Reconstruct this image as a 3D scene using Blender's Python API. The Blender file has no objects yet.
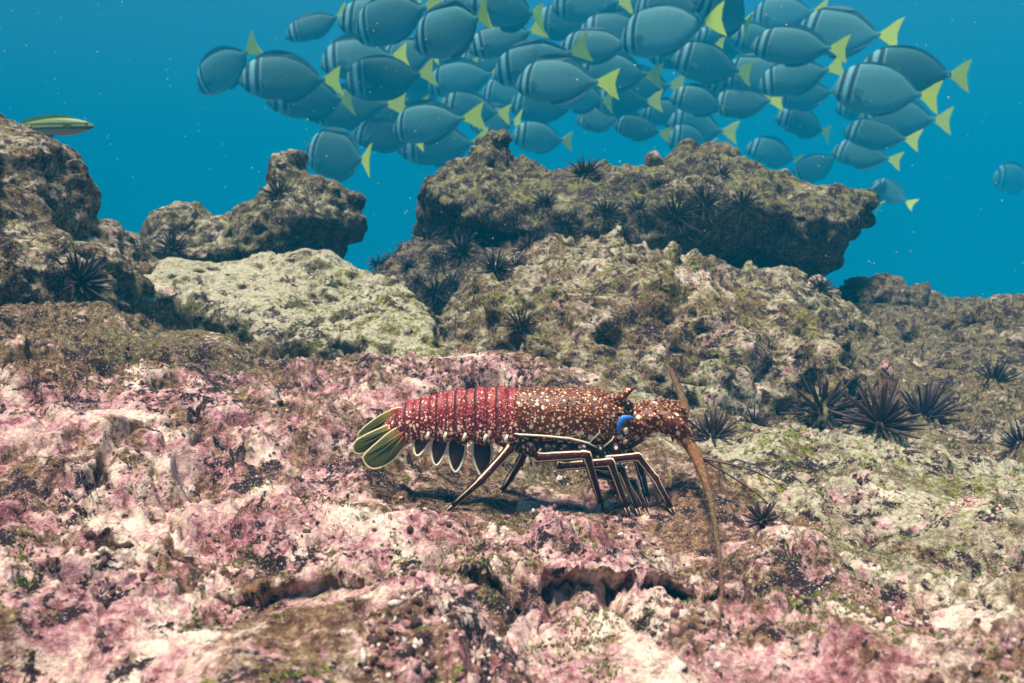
import bpy, math, random
import numpy as np
from mathutils import Vector, Matrix

# ------------------------------------------------------------------ camera, sky, sun, exposure
SC = bpy.context.scene
COL = SC.collection
FPX, PITCH, CAMZ = 900.0, math.radians(6.0), 0.33
cam = bpy.data.cameras.new('camera')
camo = bpy.data.objects.new('camera', cam)
COL.objects.link(camo)
camo.location = (0, 0, CAMZ)
camo.rotation_euler = (math.pi / 2 - PITCH, 0, 0)
cam.sensor_width = 36.0
cam.lens = FPX / 1024 * 36
cam.clip_start, cam.clip_end = 0.02, 500
cam.dof.use_dof = True
cam.dof.focus_distance = 1.2
cam.dof.aperture_fstop = 10.0
SC.camera = camo

SUN_EL, SUN_ROT = math.radians(76), math.radians(-140)
sdir = Vector((math.sin(SUN_ROT) * math.cos(SUN_EL), math.cos(SUN_ROT) * math.cos(SUN_EL), math.sin(SUN_EL)))
world = bpy.data.worlds.new('World')
SC.world = world
world.use_nodes = True
nt = world.node_tree
sky = nt.nodes.new('ShaderNodeTexSky')
sky.sky_type = 'NISHITA'
sky.sun_disc = False
sky.sun_elevation = SUN_EL
sky.sun_rotation = SUN_ROT
bg = nt.nodes['Background']
nt.links.new(sky.outputs[0], bg.inputs[0])
bg.inputs[1].default_value = 0.05
sl = bpy.data.lights.new('sun', 'SUN')
sl.energy = 5.0
sl.angle = math.radians(20.0)
sl.color = (1.0, 0.89, 0.73)
so = bpy.data.objects.new('sun', sl)
COL.objects.link(so)
so.rotation_euler = (-sdir).to_track_quat('-Z', 'Y').to_euler()
so.location = (0, 0, 8)
SC.view_settings.view_transform = 'Standard'
SC.view_settings.look = 'None'
SC.view_settings.gamma = 1.0
SC.view_settings.use_curve_mapping = False
SC.view_settings.exposure = 1.64
SC.render.engine = 'CYCLES'
SC.cycles.use_denoising = True
SC.cycles.max_bounces = 5
SC.cycles.diffuse_bounces = 3
SC.cycles.volume_bounces = 0
SC.cycles.use_adaptive_sampling = True
SC.cycles.adaptive_threshold = 0.02

rng = np.random.default_rng(7)
random.seed(7)

# ------------------------------------------------------------------ pixels <-> space
CP, SP = math.cos(PITCH), math.sin(PITCH)
def ray(px, py):
    a, b = (px - 512) / FPX, (341.5 - py) / FPX
    return np.array([a, CP + b * SP, -SP + b * CP])
def at(px, py, Y):
    d = ray(px, py)
    p = d * (Y / d[1])
    p[2] += CAMZ
    return p
def project(P):
    x, y, z = P[:, 0], P[:, 1], P[:, 2] - CAMZ
    d = y * CP - z * SP
    v = y * SP + z * CP
    return 512 + FPX * x / d, 341.5 - FPX * v / d, d

# ------------------------------------------------------------------ noise
PERM = rng.permutation(256).astype(np.int32)
PERM = np.concatenate([PERM, PERM, PERM])
GRAD = rng.normal(size=(256, 3))
GRAD = (GRAD / np.linalg.norm(GRAD, axis=1, keepdims=True)).astype(np.float32)
RND = rng.random((256, 4)).astype(np.float32)
def _perlin(P):
    i = np.floor(P).astype(np.int32)
    f = (P - i).astype(np.float32)
    i &= 255
    u = f * f * f * (f * (f * 6 - 15) + 10)
    out = 0
    for dx in (0, 1):
        hx = PERM[i[:, 0] + dx]
        wx = u[:, 0] if dx else 1 - u[:, 0]
        for dy in (0, 1):
            hy = PERM[hx + i[:, 1] + dy]
            wy = wx * (u[:, 1] if dy else 1 - u[:, 1])
            for dz in (0, 1):
                g = GRAD[PERM[hy + i[:, 2] + dz]]
                w = wy * (u[:, 2] if dz else 1 - u[:, 2])
                out = out + w * (g[:, 0] * (f[:, 0] - dx) + g[:, 1] * (f[:, 1] - dy) + g[:, 2] * (f[:, 2] - dz))
    return out * 1.5
def chunks(fn):
    def run(P, *a):
        P = np.asarray(P)
        return np.concatenate([fn(P[k:k + 60000], *a) for k in range(0, len(P), 60000)]) if len(P) else np.zeros(0)
    return run
perlin = chunks(_perlin)
def _worley(P):
    i = np.floor(P).astype(np.int32)
    f = (P - i).astype(np.float32)
    best = np.full(len(P), 9.0, np.float32)
    cid = np.zeros(len(P), np.int32)
    for dx in (-1, 0, 1):
        hx = PERM[(i[:, 0] + dx) & 255]
        for dy in (-1, 0, 1):
            hy = PERM[hx + ((i[:, 1] + dy) & 255)]
            for dz in (-1, 0, 1):
                h = PERM[hy + ((i[:, 2] + dz) & 255)]
                r = RND[h]
                d = (dx + r[:, 0] - f[:, 0]) ** 2 + (dy + r[:, 1] - f[:, 1]) ** 2 + (dz + r[:, 2] - f[:, 2]) ** 2
                m = d < best
                best[m] = d[m]
                cid[m] = h[m]
    return np.stack([np.sqrt(best), RND[cid, 3]], 1)
worley = chunks(_worley)
def sstep(a, b, x):
    t = np.clip((x - a) / (b - a), 0, 1)
    return t * t * (3 - 2 * t)

def crust(P, fine=True, seed=0.0, relief=1.0):
    """Height of the encrusted, bored, lumpy reef rock over its smooth base, in metres."""
    P = P + seed
    w = np.stack([perlin(P * 9 + 3.1), perlin(P * 9 + 17.7), perlin(P * 9 + 31.3)], 1)
    q = P + 0.022 * w
    patch = sstep(-0.35, 0.4, perlin(P * 4.2 + 9.1))
    h = 0.036 * perlin(q * 4.0)
    h = h + 0.032 * perlin(q * 7.5 + 5) + 0.016 * relief * (np.abs(perlin(q * 9.5 + 25)) - 0.25)
    h = h + 0.021 * relief * (np.abs(perlin(q * 18 + 11)) - 0.25) * (0.5 + patch)
    h = h + 0.010 * (0.4 + 0.6 * relief) * (np.abs(perlin(q * 38 + 2)) - 0.25) * (0.4 + patch)
    h = h + 0.0052 * perlin(q * 75 + 8) * (0.35 + patch)
    h = h + 0.0031 * perlin(q * 150 + 4) * (0.35 + patch)
    if fine:
        h = h + 0.0020 * perlin(q * 310 + 6)
    W = worley(q * 17)
    r = 0.16 + 0.30 * W[:, 1]
    h = h - np.where(W[:, 1] > 0.40, 0.034, 0.0) * (1 - sstep(r * 0.55, r, W[:, 0])) * (0.4 + 0.6 * patch)
    W = worley(q * 6.5 + 3)
    hr = 0.16 + 0.20 * W[:, 1]
    h = h - np.where(W[:, 1] > 0.45, 0.042, 0.0) * (1 - sstep(hr * .45, hr, W[:, 0]))
    cr = perlin(q * 5.2 + 71)
    h = h - 0.030 * np.exp(-(cr / 0.055) ** 2) * sstep(-.1, .35, perlin(q * 3.1 + 13))
    cr = perlin(q * 14 + 44)
    h = h - 0.012 * np.exp(-(cr / 0.08) ** 2) * sstep(-.1, .35, perlin(q * 6 + 27))
    W = worley(q * 13 + 21)
    kr = 0.22 + 0.25 * W[:, 1]
    h = h + np.where(W[:, 1] > 0.4, 0.066 * kr, 0.0) * np.sqrt(np.clip(1 - (W[:, 0] / kr) ** 2, 0, 1)) * (0.3 + 0.7 * patch)
    W = worley(q * 48 + 7)
    h = h - np.where(W[:, 1] > 0.45, 0.010, 0.0) * (1 - sstep(0.16, 0.34, W[:, 0])) * (0.3 + 0.7 * patch)
    return h

# ------------------------------------------------------------------ mesh helpers
def make_mesh(name, V, F, mats=None, smooth=True, attrs=None):
    V = np.asarray(V, np.float32)
    me = bpy.data.meshes.new(name)
    if isinstance(F, np.ndarray):
        k = F.shape[1]
        me.vertices.add(len(V)); me.vertices.foreach_set('co', V.ravel())
        me.loops.add(F.size); me.loops.foreach_set('vertex_index', F.astype(np.int32).ravel())
        me.polygons.add(len(F)); me.polygons.foreach_set('loop_start', np.arange(0, F.size, k, dtype=np.int32))
        me.update(calc_edges=True)
    else:
        me.from_pydata([tuple(v) for v in V.tolist()], [], F)
        me.update()
    me.polygons.foreach_set('use_smooth', [smooth] * len(me.polygons))
    for k, a in (attrs or {}).items():
        a = np.asarray(a, np.float32)
        if a.ndim == 1:
            at_ = me.attributes.new(k, 'FLOAT', 'POINT'); at_.data.foreach_set('value', a)
        else:
            at_ = me.attributes.new(k, 'FLOAT_COLOR', 'POINT')
            if a.shape[1] == 3: a = np.concatenate([a, np.zeros((len(a), 1), np.float32)], 1)
            at_.data.foreach_set('color', a.ravel())
    for m in (mats if isinstance(mats, (list, tuple)) else [mats] if mats else []):
        me.materials.append(m)
    return me
def link(name, data, parent=None, loc=None):
    o = bpy.data.objects.new(name, data)
    COL.objects.link(o)
    if parent: o.parent = parent
    if loc is not None: o.location = loc
    return o
def tag(o, label=None, cat=None, group=None, kind=None):
    for k, v in (('label', label), ('category', cat), ('group', group), ('kind', kind)):
        if v: o[k] = v
    return o
def thing(name, label, cat, loc=(0, 0, 0), group=None, kind=None):
    o = bpy.data.objects.new(name, None)
    COL.objects.link(o); o.location = loc; o.empty_display_size = 0.05
    return tag(o, label, cat, group, kind)

class MB:
    """collects vertices and faces (with two per-vertex attributes) for one mesh"""
    def __init__(s): s.v, s.f, s.a, s.b = [], [], [], []
    def add(s, V, F, a=None, b=None):
        n = len(s.v)
        s.v += [tuple(map(float, p)) for p in V]
        s.f += [tuple(i + n for i in f) for f in F]
        s.a += list(a) if a is not None else [0.0] * len(V)
        s.b += list(b) if b is not None else [0.0] * len(V)
        return s
    def tube(s, P, R, seg=10, squash=None, side=None, flat=1.0):
        """a tapered tube along the points P with radii R; a = angle 0..1 (0 at `side`), b = run 0..1"""
        P = [Vector(p) for p in P]
        n = len(P)
        L = [0.0]
        for i in range(1, n): L.append(L[-1] + (P[i] - P[i - 1]).length)
        ref = Vector(side if side is not None else (0, -1, 0))
        V, A, B, F = [], [], [], []
        for i in range(n):
            t = (P[min(i + 1, n - 1)] - P[max(i - 1, 0)]).normalized()
            u = (ref - t * ref.dot(t))
            if u.length < 1e-4: u = t.orthogonal()
            u.normalize()
            w = t.cross(u)
            for k in range(seg):
                th = 2 * math.pi * k / seg
                V.append(P[i] + (u * math.cos(th) * flat + w * math.sin(th)) * R[i]); A.append(k / seg); B.append(L[i] / max(L[-1], 1e-9))
        for i in range(n - 1):
            for k in range(seg):
                a, b = i * seg + k, i * seg + (k + 1) % seg
                F.append((a, b, b + seg, a + seg))
        F.append(tuple(range(seg))[::-1]); F.append(tuple((n - 1) * seg + k for k in range(seg)))
        return s.add(V, F, A, B)
    def cone(s, p, d, r, h, seg=5):
        p, d = Vector(p), Vector(d).normalized()
        u = d.orthogonal().normalized(); w = d.cross(u)
        V = [p + (u * math.cos(2 * math.pi * k / seg) + w * math.sin(2 * math.pi * k / seg)) * r for k in range(seg)] + [p + d * h]
        return s.add(V, [(k, (k + 1) % seg, seg) for k in range(seg)], None, [0.0] * seg + [1.0])
    def ball(s, c, r, n=8, m=6):
        c = Vector(c)
        r = r if hasattr(r, '__len__') else (r, r, r)
        V = [c + Vector((0, 0, r[2]))]
        for i in range(1, m):
            for k in range(n):
                a, b = math.pi * i / m, 2 * math.pi * k / n
                V.append(c + Vector((r[0] * math.sin(a) * math.cos(b), r[1] * math.sin(a) * math.sin(b), r[2] * math.cos(a))))
        V.append(c - Vector((0, 0, r[2])))
        F = [(0, 1 + k, 1 + (k + 1) % n) for k in range(n)]
        for i in range(m - 2):
            for k in range(n):
                a, b = 1 + i * n + k, 1 + i * n + (k + 1) % n
                F.append((a, a + n, b + n, b))
        e = len(V) - 1
        F += [(e, 1 + (m - 2) * n + (k + 1) % n, 1 + (m - 2) * n + k) for k in range(n)]
        return s.add(V, F)
    def mesh(s, name, mat, origin=(0, 0, 0), smooth=True):
        V = np.array(s.v, np.float32) - np.array(origin, np.float32)
        return make_mesh(name, V, s.f, mat, smooth, {'around': np.array(s.a), 'along': np.array(s.b)})
    def build(s, name, mat, parent=None, origin=(0, 0, 0), smooth=True):
        return link(name, s.mesh(name, mat, origin, smooth), parent)

# ------------------------------------------------------------------ materials
class NT:
    def __init__(s, name):
        s.m = bpy.data.materials.new(name); s.m.use_nodes = True
        s.t = s.m.node_tree; s.b = s.t.nodes['Principled BSDF']; s.out = s.t.nodes['Material Output']
    def n(s, typ, **kw):
        o = s.t.nodes.new('ShaderNode' + typ)
        for k, v in kw.items(): setattr(o, k, v)
        return o
    def set(s, sock, v):
        if isinstance(v, bpy.types.NodeSocket): s.t.links.new(v, sock)
        else: sock.default_value = v
    def pos(s): return s.n('NewGeometry').outputs['Position']
    def obj(s): return s.n('TexCoord').outputs['Object']
    def attr(s, name, out='Fac'): return s.n('Attribute', attribute_name=name).outputs[out]
    def noise(s, vec, scale, detail=5, rough=0.6, dist=0.0, out='Fac'):
        o = s.n('TexNoise'); s.set(o.inputs['Vector'], vec); s.set(o.inputs['Scale'], scale); o.inputs['Detail'].default_value = detail
        o.inputs['Roughness'].default_value = rough; o.inputs['Distortion'].default_value = dist
        return o.outputs[out]
    def voro(s, vec, scale, out='Distance', feature='F1', rnd=1.0):
        o = s.n('TexVoronoi', feature=feature); s.set(o.inputs['Vector'], vec); s.set(o.inputs['Scale'], scale); o.inputs['Randomness'].default_value = rnd
        return o.outputs[out]
    def math(s, op, a, b=0.0, c=0.0, clamp=False):
        o = s.n('Math', operation=op, use_clamp=clamp); s.set(o.inputs[0], a); s.set(o.inputs[1], b); s.set(o.inputs[2], c)
        return o.outputs[0]
    def step(s, x, a, b):
        o = s.n('MapRange', interpolation_type='SMOOTHSTEP'); s.set(o.inputs['Value'], x); s.set(o.inputs['From Min'], a); s.set(o.inputs['From Max'], b)
        return o.outputs[0]
    def mix(s, f, a, b, mode='MIX'):
        o = s.n('Mix', data_type='RGBA', blend_type=mode); s.set(o.inputs[0], f); s.set(o.inputs[6], a if not isinstance(a, tuple) else (*a, 1)); s.set(o.inputs[7], b if not isinstance(b, tuple) else (*b, 1))
        return o.outputs[2]
    def ramp(s, f, stops, interp='LINEAR'):
        o = s.n('ValToRGB'); s.set(o.inputs[0], f); e = o.color_ramp.elements; o.color_ramp.interpolation = interp
        while len(e) < len(stops): e.new(0.5)
        for i, (p, c) in enumerate(stops): e[i].position = p; e[i].color = (*c, 1)
        return o.outputs[0]
    def sep(s, v):
        o = s.n('SeparateXYZ'); s.set(o.inputs[0], v); return o.outputs
    def bump(s, h, dist, strength=1.0):
        o = s.n('Bump'); s.set(o.inputs['Height'], h); o.inputs['Distance'].default_value = dist; o.inputs['Strength'].default_value = strength
        s.t.links.new(o.outputs[0], s.b.inputs['Normal'])
    def done(s, color, rough=0.6, spec=0.3, **kw):
        s.set(s.b.inputs['Base Color'], color if not isinstance(color, tuple) else (*color, 1))
        s.set(s.b.inputs['Roughness'], rough); s.set(s.b.inputs['Specular IOR Level'], spec)
        for k, v in kw.items(): s.set(s.b.inputs[k], v)
        return s.m

def rock_material():
    n = NT('encrusted_reef_rock')
    p = n.pos()
    wr, wg, wb = [n.n('SeparateColor') for _ in range(1)][0], None, None
    n.set(wr.inputs[0], n.attr('biota', 'Color'))
    pink_w, green_w, pale_w = wr.outputs[0], wr.outputs[1], wr.outputs[2]
    big = n.noise(p, 7, 6, 0.65, 0.6)
    mid = n.noise(p, 34, 7, 0.7, 0.4)
    mid2 = n.noise(p, 21, 8, 0.72, 1.2)
    fine = n.noise(p, 130, 5, 0.7, 0.2)
    grit = n.noise(p, 340, 3, 0.7)
    # bare stone and brown turf
    brown = n.ramp(fine, [(0.30, (0.038, 0.018, 0.016)), (0.46, (0.13, 0.066, 0.040)), (0.58, (0.27, 0.165, 0.095)), (0.70, (0.48, 0.35, 0.24))])
    olive = n.ramp(fine, [(0.30, (0.030, 0.028, 0.020)), (0.46, (0.095, 0.085, 0.045)), (0.58, (0.21, 0.185, 0.095)), (0.70, (0.44, 0.39, 0.24))])
    brown = n.mix(n.math('MULTIPLY', pink_w, 1.8, clamp=True), olive, brown)
    pale = n.ramp(fine, [(0.3, (0.15, 0.13, 0.07)), (0.46, (0.40, 0.37, 0.25)), (0.66, (0.66, 0.62, 0.47))])
    tone = n.math('ADD', n.math('MULTIPLY', fine, 0.45), n.math('MULTIPLY', n.noise(p, 15, 5, 0.65, 0.6), 0.55))
    tone = n.math('SUBTRACT', tone, n.math('MULTIPLY', n.attr('biota', 'Alpha'), .045))
    pink = n.ramp(tone, [(0.36, (0.16, 0.048, 0.060)), (0.43, (0.38, 0.145, 0.165)), (0.49, (0.60, 0.345, 0.36)), (0.54, (0.73, 0.53, 0.44)), (0.60, (0.86, 0.74, 0.62))])
    green = n.ramp(fine, [(0.32, (0.040, 0.040, 0.008)), (0.5, (0.155, 0.160, 0.022)), (0.7, (0.36, 0.38, 0.07))])
    rust = n.ramp(fine, [(0.35, (0.10, 0.035, 0.018)), (0.65, (0.42, 0.20, 0.10))])
    c = brown
    c = n.mix(n.step(n.math('ADD', n.math('ADD', n.math('MULTIPLY', big, 0.5), n.math('MULTIPLY', mid, 0.5)), n.math('MULTIPLY', pale_w, 0.24)), 0.55, 0.68), c, pale)
    pk = n.math('ADD', n.math('ADD', n.math('MULTIPLY', mid, 0.5), n.math('MULTIPLY', big, 0.5)), n.math('MULTIPLY', pink_w, 0.165))
    c = n.mix(n.step(pk, 0.585, 0.675), c, pink)
    c = n.mix(n.math('MULTIPLY', n.step(mid2, 0.58, 0.66), n.math('MULTIPLY', pink_w, 0.8)), c, rust)
    g = n.noise(p, 11, 6, 0.7, 0.8)
    g2 = n.noise(p, 60, 5, 0.75, 0.3)
    c = n.mix(n.step(n.math('ADD', n.math('ADD', n.math('MULTIPLY', g, 0.45), n.math('MULTIPLY', g2, 0.55)), n.math('MULTIPLY', green_w, 0.10)), 0.585, 0.66), c, green)
    # dark encrusting sponge and bored specks; on the ledge face also painted shade
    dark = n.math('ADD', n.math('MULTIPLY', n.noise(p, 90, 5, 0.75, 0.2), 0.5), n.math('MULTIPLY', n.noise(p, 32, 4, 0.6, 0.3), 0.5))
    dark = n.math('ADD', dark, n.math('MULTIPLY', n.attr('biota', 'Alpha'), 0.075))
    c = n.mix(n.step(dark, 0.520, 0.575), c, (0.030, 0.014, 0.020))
    # pale flecks of shell and sand
    c = n.mix(n.math('MULTIPLY', n.step(n.math('ADD', grit, n.math('MULTIPLY', n.attr('biota', 'Alpha'), .03)), 0.60, 0.68), 0.7), c, (0.76, 0.68, 0.60))
    h = n.math('ADD', n.math('MULTIPLY', fine, 1.0), n.math('MULTIPLY', grit, 0.5))
    n.bump(h, 0.006, 0.9)
    return n.done(c, 0.85, 0.15)
ROCK = rock_material()

def haze_box():
    n = NT('sea_water')
    n.t.nodes.remove(n.b)
    v = n.n('VolumePrincipled')
    v.inputs['Color'].default_value = (0.001, 0.490, 0.935, 1)
    v.inputs['Absorption Color'].default_value = (0, 0, 0, 1)
    v.inputs['Density'].default_value = 0.050
    v.inputs['Anisotropy'].default_value = -0.35
    n.t.links.new(v.outputs[0], n.out.inputs['Volume'])
    b = MB()
    x, y0, y1, z0, z1 = 150, -150, 150, -12, 15.5
    V = [(sx * x, sy, sz) for sz in (z0, z1) for sx, sy in ((-1, y0), (1, y0), (1, y1), (-1, y1))]
    b.add(V, [(3, 2, 1, 0), (4, 5, 6, 7), (0, 1, 5, 4), (1, 2, 6, 5), (2, 3, 7, 6), (3, 0, 4, 7)])
    tag(b.build('haze', n.m, smooth=False), 'blue sea water fading distant rocks and fish', 'water', kind='stuff')
haze_box()

# ------------------------------------------------------------------ the reef floor: one sheet to the horizon
# pixel x, pixel y, distance, (pink, green, pale)
CTRL = [
    (-80, 740, .48, 1, .1, 0), (250, 740, .48, 1, .3, 0), (512, 740, .48, .9, .3, 0), (770, 740, .48, .9, .1, 0), (1100, 740, .5, .8, .1, .2),
    (0, 683, .54, .9, .2, 0), (256, 683, .54, .8, .5, 0), (512, 683, .54, .8, .45, 0), (690, 665, .57, 1, 0, 0), (900, 670, .56, .9, .1, .3), (1030, 660, .58, .8, .1, .3),
    (0, 600, .68, .9, 0, 0), (180, 600, .70, 1, 0, 0), (330, 600, .71, 1, .3, 0), (480, 600, .73, 1, .2, 0), (640, 590, .78, .9, .1, 0), (820, 600, .76, .8, .6, .1), (1000, 600, .74, .6, .3, .5),
    (0, 550, .80, .9, .1, 0), (200, 550, .83, 1, .1, 0), (360, 530, .93, 1, .1, 0), (560, 545, .93, 1, .1, 0), (730, 545, .95, .9, .2, 0), (900, 550, .92, .5, .5, .6),
    (0, 480, 1.02, .8, .2, 0), (150, 480, 1.05, 1, .1, 0), (300, 490, 1.04, 1, .1, 0), (445, 510, 1.03, .6, .2, 0), (530, 508, 1.09, .25, .2, .1), (620, 512, 1.10, .8, .0, 0), (690, 500, 1.12, .8, .1, .1),
    (800, 500, 1.12, .4, .8, .65), (940, 500, 1.10, .4, .8, .7), (1040, 500, 1.1, .35, .8, .7),
    (410, 470, 1.22, .5, .3, .2), (540, 470, 1.30, .2, .2, .2), (650, 455, 1.36, .5, .3, .3), (760, 455, 1.36, .25, .8, .7), (900, 460, 1.38, .25, .7, .8), (1010, 465, 1.36, .2, .7, .7),
    (60, 420, 1.16, 1, 0, 0), (100, 395, 1.27, 1, 0, 0), (210, 420, 1.30, .9, .2, 0), (300, 400, 1.42, .9, .1, .1), (350, 385, 1.52, .9, .1, .1), (400, 368, 1.62, .9, .1, .3), (480, 360, 1.66, .9, .1, .3), (545, 378, 1.62, .7, .3, .3), (640, 402, 1.62, .2, .6, .5),
    (300, 440, 1.28, .9, .1, .1), (380, 420, 1.38, .9, .1, .1),
    (0, 312, 1.75, .35, .5, 0), (70, 312, 1.80, .35, .5, 0), (115, 310, 1.85, .3, .5, 0), (155, 338, 1.76, .2, .5, 0), (200, 343, 1.76, .2, .5, 0), (0, 360, 1.42, .3, .6, 0), (130, 352, 1.52, .2, .7, 0), (230, 358, 1.70, .25, .5, .1), (300, 365, 1.75, .3, .3, .2), (-120, 380, 1.3, .4, .4, 0), (-150, 310, 1.8, .3, .5, 0),
    (735, 437, 1.47, .3, .7, .5), (800, 430, 1.50, .3, .7, .6), (880, 447, 1.46, .25, .7, .6), (970, 460, 1.44, .2, .7, .5),
    (800, 404, 1.95, .1, .5, .3), (900, 395, 2.0, .15, .6, .2), (1000, 395, 2.0, .2, .6, .15), (820, 345, 2.5, .1, .5, .3), (920, 345, 2.5, .1, .5, .15), (1030, 345, 2.5, .1, .5, .15), (960, 318, 3.0, .2, .4, .2), (1080, 318, 3.0, .2, .4, .2), (1200, 380, 2.2, .3, .4, .2), (1250, 560, 1.0, .5, .4, .4), (-260, 560, .9, .9, .1, 0),
]
WORLD = [(x, y, z, .2, .4, .2) for x, y, z in [
    (.66, 1.70, -.06), (.80, 1.70, -.06), (.45, 1.75, -.02), (-.6, 2.3, .04), (-.75, 2.05, .04), (-1.3, 2.3, .15), (-.3, 2.2, .05), (.2, 2.4, .0), (.4, 2.3, .0), (-.6, 3.2, .05), (.3, 3.4, .0), (1.3, 3.4, .05), (2.2, 3.4, .05), (-2, 3.2, 0),
    (0, .3, .06), (.5, .2, .08), (-.5, .2, .08), (0, -.5, .05), (0, 4.6, -.25), (2.5, 4.6, -.3), (-2.5, 4.6, -.3), (0, 7, -1.2), (4, 7, -1.4), (-4, 7, -1.4), (3, 1, 0), (-3, 1, .1)]]
cw = np.array([[*at(a, b, c), d, e, f] for a, b, c, d, e, f in CTRL] + WORLD)
def tps(X, C, vals, reg=0.002):
    def phi(r2): return 0.5 * r2 * np.log(r2 + 1e-9)
    d2 = ((C[:, None] - C[None]) ** 2).sum(-1)
    n = len(C)
    A = np.zeros((n + 3, n + 3))
    A[:n, :n] = phi(d2) + reg * np.eye(n)
    A[:n, n] = 1; A[:n, n + 1:] = C; A[n, :n] = 1; A[n + 1:, :n] = C.T
    co = np.linalg.solve(A, np.concatenate([vals, np.zeros(3)]))
    out = []
    for k in range(0, len(X), 40000):
        x = X[k:k + 40000]
        out.append(phi(((x[:, None] - C[None]) ** 2).sum(-1)) @ co[:n] + co[n] + x @ co[n + 1:])
    return np.concatenate(out)
def idw(X, C, vals, power=3.0):
    out = []
    for k in range(0, len(X), 40000):
        w = 1 / (((X[k:k + 40000, None] - C[None]) ** 2).sum(-1) + 4e-4) ** (power / 2)
        out.append((w @ vals) / w.sum(1, keepdims=True))
    return np.concatenate(out)
def base_height(X):
    r = np.linalg.norm(X, axis=1)
    near = tps(np.where(r[:, None] > 7, X * (7 / np.maximum(r, 1e-6))[:, None], X), cw[:, :2], cw[:, 2])
    far = -1.3 - 5.2 * (1 - np.exp(-(r - 5) / 14))
    return near * (1 - sstep(4.6, 7, r)) + far * sstep(4.6, 7, r)

# ledges whose front edge hangs over a dark crevice: pixel polyline, drop, overhang
LEDGES = [
    ([(510, 590), (560, 600), (600, 604), (640, 607), (690, 600)], .78, 0.024, 0.028),
    ([(270, 588), (290, 600), (320, 604)], .71, 0.013, 0.014),
    ([(90, 565), (120, 572), (150, 570)], .78, 0.013, 0.012),
]
def reef_floor():
    az = np.concatenate([np.linspace(-100, -41, 60), np.linspace(-40.6, -34, 60), np.linspace(-33.9, 33.9, 1000), np.linspace(34, 40.6, 60), np.linspace(41, 100, 60)])
    az = np.radians(az)
    r = np.concatenate([np.linspace(0.05, .36, 24), np.exp(np.linspace(math.log(.37), math.log(3.6), 500)), np.exp(np.linspace(math.log(3.63), math.log(145), 100))])
    nr, na = len(r), len(az)
    R, A = np.meshgrid(r, az, indexing='ij')
    X = np.stack([(R * np.sin(A)).ravel(), (R * np.cos(A)).ravel()], 1)
    z = base_height(X)
    P = np.concatenate([X, z[:, None]], 1)
    # slope normal
    G = P.reshape(nr, na, 3)
    n = np.cross(np.gradient(G, axis=1), np.gradient(G, axis=0)).reshape(-1, 3)
    n /= np.linalg.norm(n, axis=1, keepdims=True) + 1e-12
    n[n[:, 2] < 0] *= -1
    rr = np.linalg.norm(X, axis=1)
    near = rr < 6
    h = np.zeros(len(P))
    h[near] = crust(P[near], relief=(0.60 + 0.5 * sstep(1.5, 2.4, rr[near])))
    h[~near] = 0.25 * perlin(P[~near] * 0.7) + 0.08 * perlin(P[~near] * 2.3)
    # calmer where the lobster stands
    lx = (X[:, 0] + 0.02) / 0.26; ly = (X[:, 1] - 1.13) / 0.12
    calm = np.exp(-(lx * lx + ly * ly))
    h = h * (1 - 0.55 * calm) - 0.010 * calm
    masks = []
    for poly, Y, drop, over in LEDGES:
        pts = np.array([at(a, b, Y)[:2] for a, b in poly])
        best = np.full(len(X), 9.0); sgn = np.zeros(len(X))
        for a, b in zip(pts[:-1], pts[1:]):
            d = b - a
            t = np.clip(((X - a) @ d) / (d @ d), 0, 1)
            q = X - a - t[:, None] * d
            dist = np.linalg.norm(q, axis=1)
            s = d[0] * (X[:, 1] - a[1]) - d[1] * (X[:, 0] - a[0])
            m = dist < best
            best[m] = dist[m]; sgn[m] = np.sign(s[m])
        s = best * sgn + 0.014 * perlin(P * 8)
        mask = np.exp(-(best / 0.045) ** 2)
        up = sstep(-0.006, 0.018, s)
        masks.append(mask)
        h += mask * (drop * up - drop * 0.9 * (1 - up))
        P[:, 1] += mask * over * ((1 - up) * 1.5 * (1 - sstep(0.0, 0.08, -s)) - up * (1 - sstep(0.0, 0.09, s) * 0.6))
    P = P + n * h[:, None]
    for m_ in masks:
        P[:, 1] += m_ * (.010 * perlin(P * 38 + 5) + .006 * perlin(P * 85 + 15) + .003 * perlin(P * 170 + 25))
        P[:, 2] += m_ * .005 * perlin(P * 60 + 35)
    # sideways crumble so that lumps overhang
    k = near
    P[k, 0] += 0.005 * perlin(P[k] * 26 + 40)
    P[k, 1] += 0.006 * perlin(P[k] * 26 + 80)
    ij = np.arange(nr * na).reshape(nr, na)
    F = np.stack([ij[:-1, :-1], ij[:-1, 1:], ij[1:, 1:], ij[1:, :-1]], -1).reshape(-1, 4)
    bio = idw(X, cw[:, :2], cw[:, 3:6])
    bio = np.concatenate([bio, np.clip(.05 + 1.1 * perlin(P * 6.5 + 50) + .5 * perlin(P * 20 + 8), -1, 1)[:, None]], 1)
    me = make_mesh('reef_floor', P, F, ROCK, True, {'biota': bio})
    o = tag(link('reef_floor', me), 'pink and olive encrusted reef rock sloping away under the lobster', 'seabed', kind='structure')
    return P, F
ALLV, ALLN = [], []
def vertex_normals(P, F):
    a = P[F[:, 2]] - P[F[:, 0]]; b = P[F[:, 3]] - P[F[:, 1]]
    fn = np.cross(a, b)
    n = np.zeros_like(P)
    for k in range(4): np.add.at(n, F[:, k], fn)
    return n / (np.linalg.norm(n, axis=1, keepdims=True) + 1e-12)
P, F = reef_floor()
ALLV.append(P); ALLN.append(vertex_normals(P, F))

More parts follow.
